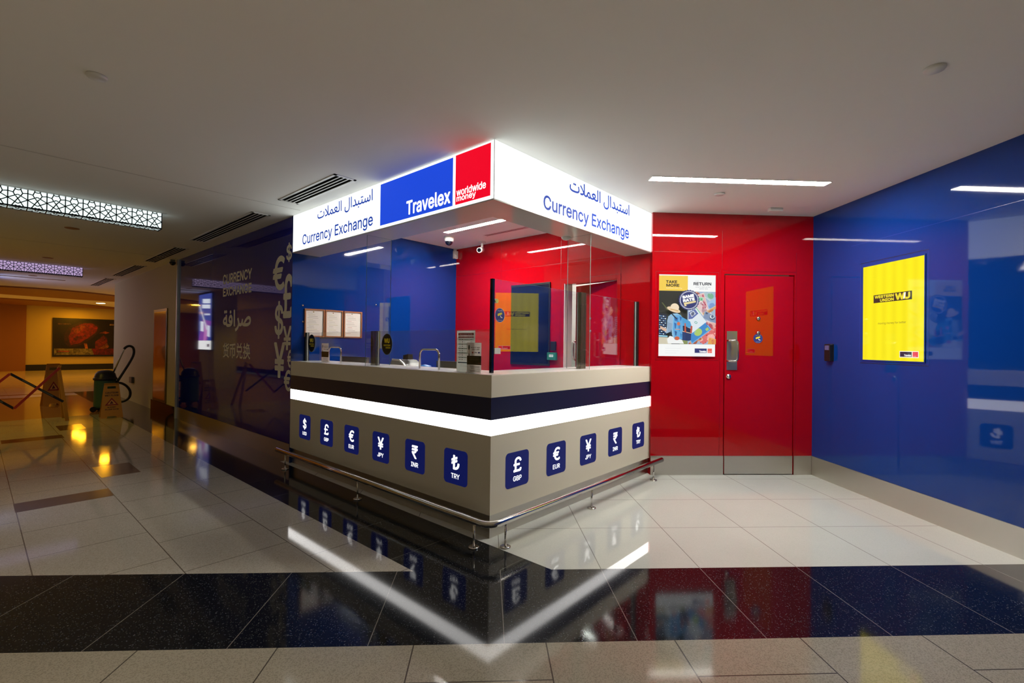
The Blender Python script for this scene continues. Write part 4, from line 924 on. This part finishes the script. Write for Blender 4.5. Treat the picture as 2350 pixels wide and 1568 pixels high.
s = MB(); s.box(-2.6, -0.91, 13.5, 13.63, ZC - 0.004, ZC); single('slot_diffuser', s, M['darkplastic'], 'long dark ceiling slot behind the violet lantern', 'air vent', (-1.7, 13.56, ZC))
t = thing('corner_camera', 'tiny dark dome camera under the ceiling at the navy wall end', 'camera', (-0.06, 7.82, ZC))
s = MB(); s.box(-0.09, -0.03, 7.79, 7.85, 2.755, ZC); part('mount', s, M['greyplastic'], t)
s = MB(); s.lathe((-0.06, 7.82, 2.755), [(0.05 * math.cos(math.radians(a)), -0.06 * math.sin(math.radians(a))) for a in range(0, 91, 15)], 20); part('dome', s, M['blackgloss'], t)

def lantern(label, x0, x1, y0, y1, z0, mglow, p=0.135):
    t = thing('patterned_lantern', label, 'ceiling light', ((x0 + x1) / 2, (y0 + y1) / 2, ZC))
    s = MB(); s.box(x0 + 0.004, x1 - 0.004, y0 + 0.004, y1 - 0.004, z0 + 0.004, ZC - 0.001); part('light_box', s, mglow, t)
    s = MB(); bw = 0.0085
    def bars(fn, u0, u1, v0, v1):
        h = v1 - v0; n = max(1, round((u1 - u0) / p)); pp = (u1 - u0) / n
        def seg(a, b, wd=bw):
            (ua, va), (ub, vb) = a, b; dx, dy = ub - ua, vb - va; l = math.hypot(dx, dy) or 1; nx, ny = -dy / l * wd / 2, dx / l * wd / 2
            s.prism([(ua - nx, va - ny), (ub - nx, vb - ny), (ub + nx, vb + ny), (ua + nx, va + ny)], fn, 0.0, 0.003)
        seg((u0, v0), (u1, v0), 0.016); seg((u0, v1), (u1, v1), 0.008)
        for k in range(n):
            c = u0 + k * pp; Q = lambda a, b: (c + a * pp, v0 + b * h)
            segs = [((0, 0), (0, 1)), ((0, .42), (.5, .16)), ((.5, .16), (1, .42)), ((0, .42), (.34, .58)), ((.66, .58), (1, .42)), ((.34, .58), (.5, .66)), ((.5, .66), (.66, .58)),
                    ((.18, 0), (.5, .44)), ((.82, 0), (.5, .44)), ((.5, .44), (.38, .56)), ((.5, .44), (.62, .56)), ((.36, .06), (.5, .02)), ((.64, .06), (.5, .02)),
                    ((0, .78), (.26, .74)), ((.26, .74), (.36, .58)), ((.26, .74), (.36, .94)), ((.36, .94), (.44, .9)), ((.44, .9), (.56, .9)), ((.56, .9), (.64, .94)), ((.64, .94), (.74, .74)), ((.74, .74), (1, .78)), ((.74, .74), (.64, .58)), ((.36, .94), (.34, 1)), ((.64, .94), (.66, 1))]
            for a, b in segs: seg(Q(*a), Q(*b))
        seg((u1, v0), (u1, v1))
    bars(PY(y0), x0, x1, z0, ZC - 0.001)
    bars(lambda u, v, d=0: (x1 + d, u, v), y0, y1, z0, ZC - 0.001)
    bars(lambda u, v, d=0: (u, v, z0 - d), x0, x1, y0, y1)
    part('pierced_screen', s, M['lattice'], t)
    s = MB(); s.box(x0 - 0.03, x1 + 0.04, y0 - 0.03, y1 + 0.04, ZC - 0.004, ZC - 0.0005); part('ceiling_plate', s, M['white'], t)
lantern('cool white patterned ceiling lantern, the nearer and larger of two', -3.0, -1.0, 4.23, 4.40, 2.622, M['latcool'])
lantern('violet patterned ceiling lantern farther down the corridor', -3.0, -0.95, 10.45, 10.62, 2.622, M['latviolet'])

# ------------------------------------------------------------------ far hall
def downlight(label, x, y):
    t = thing('downlight', label, 'downlight', (x, y, ZC), group='lit downlights in the far hall')
    zz = ZC + 0.03
    s = MB(); s.lathe((x, y, zz), [(0.17, 0), (0.17, -0.012), (0.15, -0.016), (0.14, -0.016)], 28); part('rim', s, M['white'], t)
    s = MB(); s.lathe((x, y, zz - 0.016), [(0.14, 0), (0.13, -0.006), (0, -0.008)], 28); part('lens', s, M['lampwarm'], t)
    ld = bpy.data.lights.new('downlight_lamp', 'AREA'); ld.shape = 'DISK'; ld.size = 0.25; ld.energy = FAR_LAMP_W; ld.color = (1.0, 0.43, 0.015)
    lo = bpy.data.objects.new('downlight_lamp', ld); COL.objects.link(lo); lo.parent = t; lo.location = (0, 0, -0.02)
downlight('lit warm downlight nearest the cream wall corner, highest in view', 0.726, 19.31); downlight('lit warm downlight second from the cream wall corner', 0.964, 22.40)
downlight('lit warm downlight right one of the closer pair above the food poster', 0.795, 25.1); downlight('lit warm downlight left one of the closer pair above the food poster', 0.70, 26.0)
for (x, y) in ((-2.8, 24.0), (-3.4, 19.5), (2.6, 17.0)):
    downlight('lit warm downlight out to the side of the far hall ceiling', x, y)
fp = thing('food_poster', 'wide dark food advertising poster with red picture on the far cream wall', 'poster', (1.6, 27.0, 0.6))
fn = PY(26.97)
s = MB(); s.prism(rect(-0.02, 3.3, 0.60, 2.33), fn, -0.03, 0.03); part('frame', s, M['black'], fp)
s = MB(); flat(s, rect(0.03, 3.25, 0.68, 2.25), fn, 0.031, lin('1a0a06'))
k = 0
def fpoly(pts, col):
    global k; k += 1; flat(s, [(0.03 + a * 2.1, 2.25 - b * 1.57) for a, b in pts], fn, 0.031 + 0.0008 * k, lin(col))
fpoly([(0.15, .45), (.22, .2), (.4, .06), (.6, .05), (.72, .14), (.74, .3), (.6, .52), (.42, .72), (.24, .78), (.16, .66)], '3a140a')
fpoly([(0.22, .5), (.28, .22), (.44, .09), (.6, .08), (.70, .18), (.68, .32), (.55, .5), (.4, .66), (.26, .72)], '8a1810')
fpoly([(.3, .3), (.42, .14), (.5, .16), (.42, .3), (.34, .42)], '8e3a14'); fpoly([(.42, .36), (.6, .2), (.66, .26), (.52, .42)], '7a1008'); fpoly([(.3, .52), (.42, .44), (.46, .52), (.34, .6)], '601008')
fpoly([(.66, .62), (.8, .42), (.86, .5), (.88, .78), (.74, .86), (.66, .8)], '7a2010'); fpoly([(.7, .84), (.86, .66), (.9, .76), (.8, .9), (.68, .92)], '9a5626'); fpoly([(.47, .66), (.52, .66), (.54, .82), (.5, .86)], 'c06a30')
fpoly([(.72, .36), (.82, .30), (.9, .34), (.84, .38)], 'a84820')
fpoly([(0, .82), (.60, .82), (.64, 1), (0, 1)], '8a8060'); fpoly([(.60, .82), (1.53, .82), (1.53, 1), (.64, 1)], '7a0c12'); fpoly([(.05, .10), (.26, .10), (.26, .14), (.05, .14)], '5a3a28'); fpoly([(.9, .08), (1.06, .08), (1.06, .13), (.9, .13)], '8a7050'); fpoly([(.04, .88), (.24, .88), (.24, .92), (.04, .92)], 'a05040')
mfp = printed('food_print', 0.4); N, Lk, bq = nodes(mfp); tc = N.new('ShaderNodeTexCoord'); no = N.new('ShaderNodeTexNoise'); no.inputs['Scale'].default_value = 9; no.inputs['Detail'].default_value = 8; no.inputs['Roughness'].default_value = 0.7
mp = N.new('ShaderNodeMapRange'); mp.inputs['From Min'].default_value = 0.38; mp.inputs['From Max'].default_value = 0.66; mp.inputs['To Min'].default_value = 0.15; mp.inputs['To Max'].default_value = 1.0
mm = N.new('ShaderNodeMix'); mm.data_type = 'RGBA'; mm.blend_type = 'MULTIPLY'; mm.inputs['Factor'].default_value = 1.0
Lk.new(tc.outputs['Object'], no.inputs['Vector']); Lk.new(no.outputs['Fac'], mp.inputs['Value']); Lk.new(mp.outputs['Result'], mm.inputs['B']); Lk.new([n for n in N if n.type == 'ATTRIBUTE'][0].outputs['Color'], mm.inputs['A']); Lk.new(mm.outputs['Result'], bq.inputs['Base Color'])
part('poster_print', s, mfp, fp)

# lit poster stand mirrored in the navy wall glass
ad = thing('poster_pillar', 'tall lit blue and white poster pillar beyond the left edge, mirrored in navy glass', 'poster', (-2.35, 13.75, 0))
s = MB(); s.box(-2.75, -2.16, 13.1, 14.4, 0, ZC - 0.002); part('pillar', s, M['creamwall'], ad)
s = MB(); s.box(-2.16, -2.11, 13.16, 14.36, 1.10, 2.77); part('lightbox', s, M['black'], ad)
def fa(u, v, d=0): return (-2.11 + d, u, v)     # faces +x
s = MB(); U = lambda a: 13.20 + a * 1.12; V = lambda b: 2.745 - b * 1.62
def ap(pts, col, kk): flat(s, [(U(a), V(b)) for a, b in pts], fa, 0.001 + 0.0005 * kk, lin(col))
ap([(0, 0), (1, 0), (1, .84), (0, .84)], '3a4a9c', 0); ap([(0, .84), (1, .84), (1, 1), (0, 1)], 'ffffff', 0); ap([(0, .5), (.7, .45), (1, .84), (.3, .84)], '8a4aa8', 1); ap([(.2, .6), (.5, .5), (.6, .84), (.4, .84)], 'c878c0', 2)
ap([(.95, .18), (1, .2), (.35, .66), (.3, .62)], 'd8dce8', 3); ap([(.1, .10), (.7, .08), (.7, .16), (.1, .18)], 'e8f0ff', 3); ap([(.1, .20), (.75, .18), (.75, .25), (.1, .27)], 'e8f0ff', 3); ap([(.1, .36), (.55, .35), (.55, .38), (.1, .39)], 'd0d8f0', 3)
ap([(.6, .5), (.85, .48), (.85, .66), (.6, .68)], 'f0f4ff', 3); ap([(.1, .58), (.3, .56), (.3, .76), (.1, .78)], 'e8ecff', 4); ap([(.12, .90), (.3, .90), (.3, .95), (.12, .95)], '4a2a4a', 3)
part('poster_print', s, printed('bright_backlit_print', 0.1, 3.0), ad)

# framed panel, socket and cleaning gear by the cream wall
t = thing('display_board', 'tall narrow framed board with brassy gloss on the cream wall', 'board', (0, 8.79, 0.20))
fn = PX(0.0)
s = MB(); s.prism(rect(-9.26, -8.32, 0.205, 1.965), fn, 0.0, 0.02); part('frame', s, M['bronze'], t)
s = MB(); s.prism(rect(-9.21, -8.37, 0.255, 1.915), fn, 0.02, 0.023); part('glass', s, M['brass'], t)
s = MB(); s.prism(rect(-11.22, -10.98, 0.42, 0.55), fn, 0.0, 0.05); single('wall_socket', s, M['greyplastic'], 'small grey socket box low on the cream wall behind the vacuum cleaner', 'socket', (0, 11.1, 0.42))

def aframe(label, xc, y0, w0, w1, h, spread, rotz, m, texts):
    t = thing('wet_floor_sign', label, 'floor sign', (xc, y0, 0)); Rz = Matrix.Rotation(rotz, 3, 'Z')
    def mk(sgn):
        def f(u, v, d=0):
            y = -sgn * (spread * (1 - v / h)) - sgn * d
            p = Rz @ Vector((u * (1 if sgn > 0 else -1), y, 0)); return (xc + p.x, y0 + p.y, v)
        return f
    for sgn, nm in ((1, 'front_leaf'), (-1, 'rear_leaf')):
        f = mk(sgn); s = MB()
        # leaf with a hand slot: strips round the hole and a foot cut-out
        L0 = lambda v: w0 + (w1 - w0) * v / h
        za, zb = h * 0.84, h * 0.91
        s.prism([(-L0(0.0), 0.0), (-L0(0) * .45, 0.0), (-L0(0) * .38, h * .05), (L0(0) * .38, h * .05), (L0(0) * .45, 0.0), (L0(0), 0), (L0(za), za), (-L0(za), za)], f, -0.012, 0.0)
        s.prism([(-L0(za), za), (-L0(za) * .55, za), (-L0(zb) * .55, zb), (-L0(zb), zb)], f, -0.012, 0.0); s.prism([(L0(za) * .55, za), (L0(za), za), (L0(zb), zb), (L0(zb) * .55, zb)], f, -0.012, 0.0)
        s.prism([(-L0(zb), zb), (L0(zb), zb), (L0(h), h), (-L0(h), h)], f, -0.012, 0.0)
        lf = part(nm, s, m, t)
        if sgn > 0:
            s = MB()
            if texts:
                letters(s, 'CAUTION', f, -w1 * .9, w1 * .9, h * .70, h * .75, 0.001, lin('3a1c10'), bold=0.0015); letters(s, 'WET FLOOR', f, -w1 * .95, w1 * .95, h * .62, h * .67, 0.001, lin('3a1c10'), bold=0.0015)
            flat(s, [(-w1 * .95, h * .36), (w1 * .95, h * .36), (0, h * .58)], f, 0.001, lin('8a1c14')); flat(s, [(-w1 * .6, h * .39), (w1 * .6, h * .39), (0, h * .53)], f, 0.0015, lin('d8a04a'))
            flat(s, [(-w1 * .3, h * .40), (w1 * .25, h * .41), (w1 * .05, h * .47), (-w1 * .05, h * .49)], f, 0.002, lin('5a1810'))
            if texts: letters(s, 'SLIPPERY', f, -w1 * .6, w1 * .6, h * .29, h * .325, 0.001, lin('3a1c10'), bold=0.001); letters(s, 'SURFACE', f, -w1 * .95, w1 * .95, h * .225, h * .265, 0.001, lin('3a1c10'), bold=0.001)
            part('warning_print', s, M['print'], lf)
aframe('small orange folding wet floor sign standing in front of the vacuum cleaner', -0.745, 8.62, 0.155, 0.10, 0.60, 0.12, math.radians(-3), M['orange'], True)
aframe('taller orange folding wet floor sign behind the expanding barrier', -1.27, 11.40, 0.17, 0.10, 0.86, 0.15, math.radians(4), M['orange'], False)

# expanding barrier
bar = thing('expanding_barrier', 'red and black expanding lattice barrier on an orange stand', 'barrier', (-1.38, 8.47, 0))
yb = 8.47
s = MB(); s.prism([(-1.345, 0.0), (-1.295, 0.0), (-1.412, 0.88), (-1.40, 0.93), (-1.44, 0.93), (-1.452, 0.88)], PY(yb + 0.15), 0.0, 0.03)
s.prism([(-1.345, 0.0), (-1.295, 0.0), (-1.412, 0.88), (-1.452, 0.88)], lambda u, v, d: (u, yb + 0.15 + (0.88 - v) * 0.5 + d, v), 0.0, 0.03)
part('stand', s, M['orange'], bar)
pts = {'a': (-1.436, .90), 'b': (-1.95, .274), 'c': (-2.0, .82), 'd': (-1.385, .338), 'e': (-2.52, .26), 'f': (-2.56, .80)}
for a, b_, m_, oy in (('a', 'b', 'redbar', 0.02), ('c', 'd', 'black', 0.0), ('c', 'e', 'redbar', 0.02), ('f', 'b', 'black', 0.0)):
    s = MB(); pa, pb_ = pts[a], pts[b_]; dx, dz = pb_[0] - pa[0], pb_[1] - pa[1]; l = math.hypot(dx, dz); nx, nz = -dz / l * 0.018, dx / l * 0.018
    s.prism([(pa[0] - nx, pa[1] - nz), (pb_[0] - nx, pb_[1] - nz), (pb_[0] + nx, pb_[1] + nz), (pa[0] + nx, pa[1] + nz)], PY(yb - oy), 0.0, 0.012)
    if m_ == 'black':
        for f0, f1 in ((.22, .45), (.56, .80)): s.prism([(pa[0] + dx * f0 - nx * .5, pa[1] + dz * f0 - nz * .5), (pa[0] + dx * f1 - nx * .5, pa[1] + dz * f1 - nz * .5), (pa[0] + dx * f1 + nx * .5, pa[1] + dz * f1 + nz * .5), (pa[0] + dx * f0 + nx * .5, pa[1] + dz * f0 + nz * .5)], PY(yb - oy), 0.012, 0.0135, 1)
    part('lattice_bar', s, [M[m_], M['greyplastic']], bar)
s = MB(); s.box(-2.60, -2.54, yb - 0.02, yb + 0.04, 0.0, 0.93); s.box(-2.72, -2.42, yb - 0.15, yb + 0.15, 0.0, 0.02); part('end_post', s, M['orange'], bar)

# vacuum cleaner
vx, vy = -0.685, 9.65
vc = thing('vacuum_cleaner', 'dark blue canister vacuum cleaner with looped hose by the cream wall', 'vacuum cleaner', (vx, vy, 0))
s = MB(); s.lathe((vx, vy, 0), [(0.0, 0.07), (0.165, 0.07), (0.17, 0.12), (0.165, 0.58), (0.165, 0.60)], 32); part('canister', s, M['teal'], vc)
s = MB(); s.lathe((vx, vy, 0), [(0.165, 0.60), (0.182, 0.60), (0.182, 0.635), (0.17, 0.645), (0.165, 0.66), (0.150, 0.72), (0.11, 0.765), (0.05, 0.785), (0.0, 0.787)], 32); part('motor_head', s, M['navyplastic'], vc)
for k in range(4):
    a = math.radians(200 + 90 * k); wx, wy = vx + 0.19 * math.cos(a), vy + 0.19 * math.sin(a)
    s = MB(); s.tube([(wx, wy - 0.02, 0.05), (wx, wy + 0.02, 0.05)], 0.05, 18); s.tube([(wx, wy, 0.05), (vx + 0.12 * math.cos(a), vy + 0.12 * math.sin(a), 0.10)], 0.02, 8); part('caster', s, M['black'], vc)
s = MB(); s.tube([(-0.60, 9.6, 0.66), (-0.416, 9.6, 1.19), (-0.40, 9.6, 1.215)], 0.014, 12); part('wand', s, M['chrome'], vc)
import_pts = [(-0.42, 9.6, 1.19), (-0.38, 9.6, 1.235), (-0.33, 9.6, 1.25), (-0.28, 9.6, 1.22), (-0.262, 9.6, 1.14), (-0.28, 9.6, 1.04), (-0.34, 9.6, 0.90), (-0.43, 9.6, 0.72), (-0.50, 9.6, 0.58), (-0.52, 9.58, 0.545), (-0.45, 9.55, 0.525), (-0.37, 9.55, 0.46), (-0.32, 9.55, 0.36), (-0.33, 9.55, 0.25), (-0.40, 9.56, 0.18), (-0.50, 9.6, 0.16), (-0.56, 9.62, 0.17)]
def smooth_path(p, n=5):
    o = []
    for i in range(len(p) - 1):
        p0, p1, p2, p3 = (Vector(p[max(i - 1, 0)]), Vector(p[i]), Vector(p[i + 1]), Vector(p[min(i + 2, len(p) - 1)]))
        for k in range(n):
            t_ = k / n; o.append(tuple(0.5 * ((2 * p1) + (-p0 + p2) * t_ + (2 * p0 - 5 * p1 + 4 * p2 - p3) * t_ ** 2 + (-p0 + 3 * p1 - 3 * p2 + p3) * t_ ** 3)))
    return o + [p[-1]]
s = MB(); s.tube(smooth_path(import_pts), 0.022, 12); part('hose', s, M['black'], vc)

# light in the office behind the ajar door
t = thing('office_ceiling_light', 'white ceiling panel light in the office behind the ajar red door', 'ceiling light', (3.6, 1.6, ZC))
s = MB(); s.box(3.3, 3.9, 1.3, 1.9, ZC - 0.02, ZC - 0.001); part('diffuser', s, mat('office_light_diffuser', (0.5, 0.5, 0.5), 0.4, emit=(0.95, 1.0, 0.92), es=45), t)

for o in list(bpy.data.objects):
    if 'o' in o: del o['o']
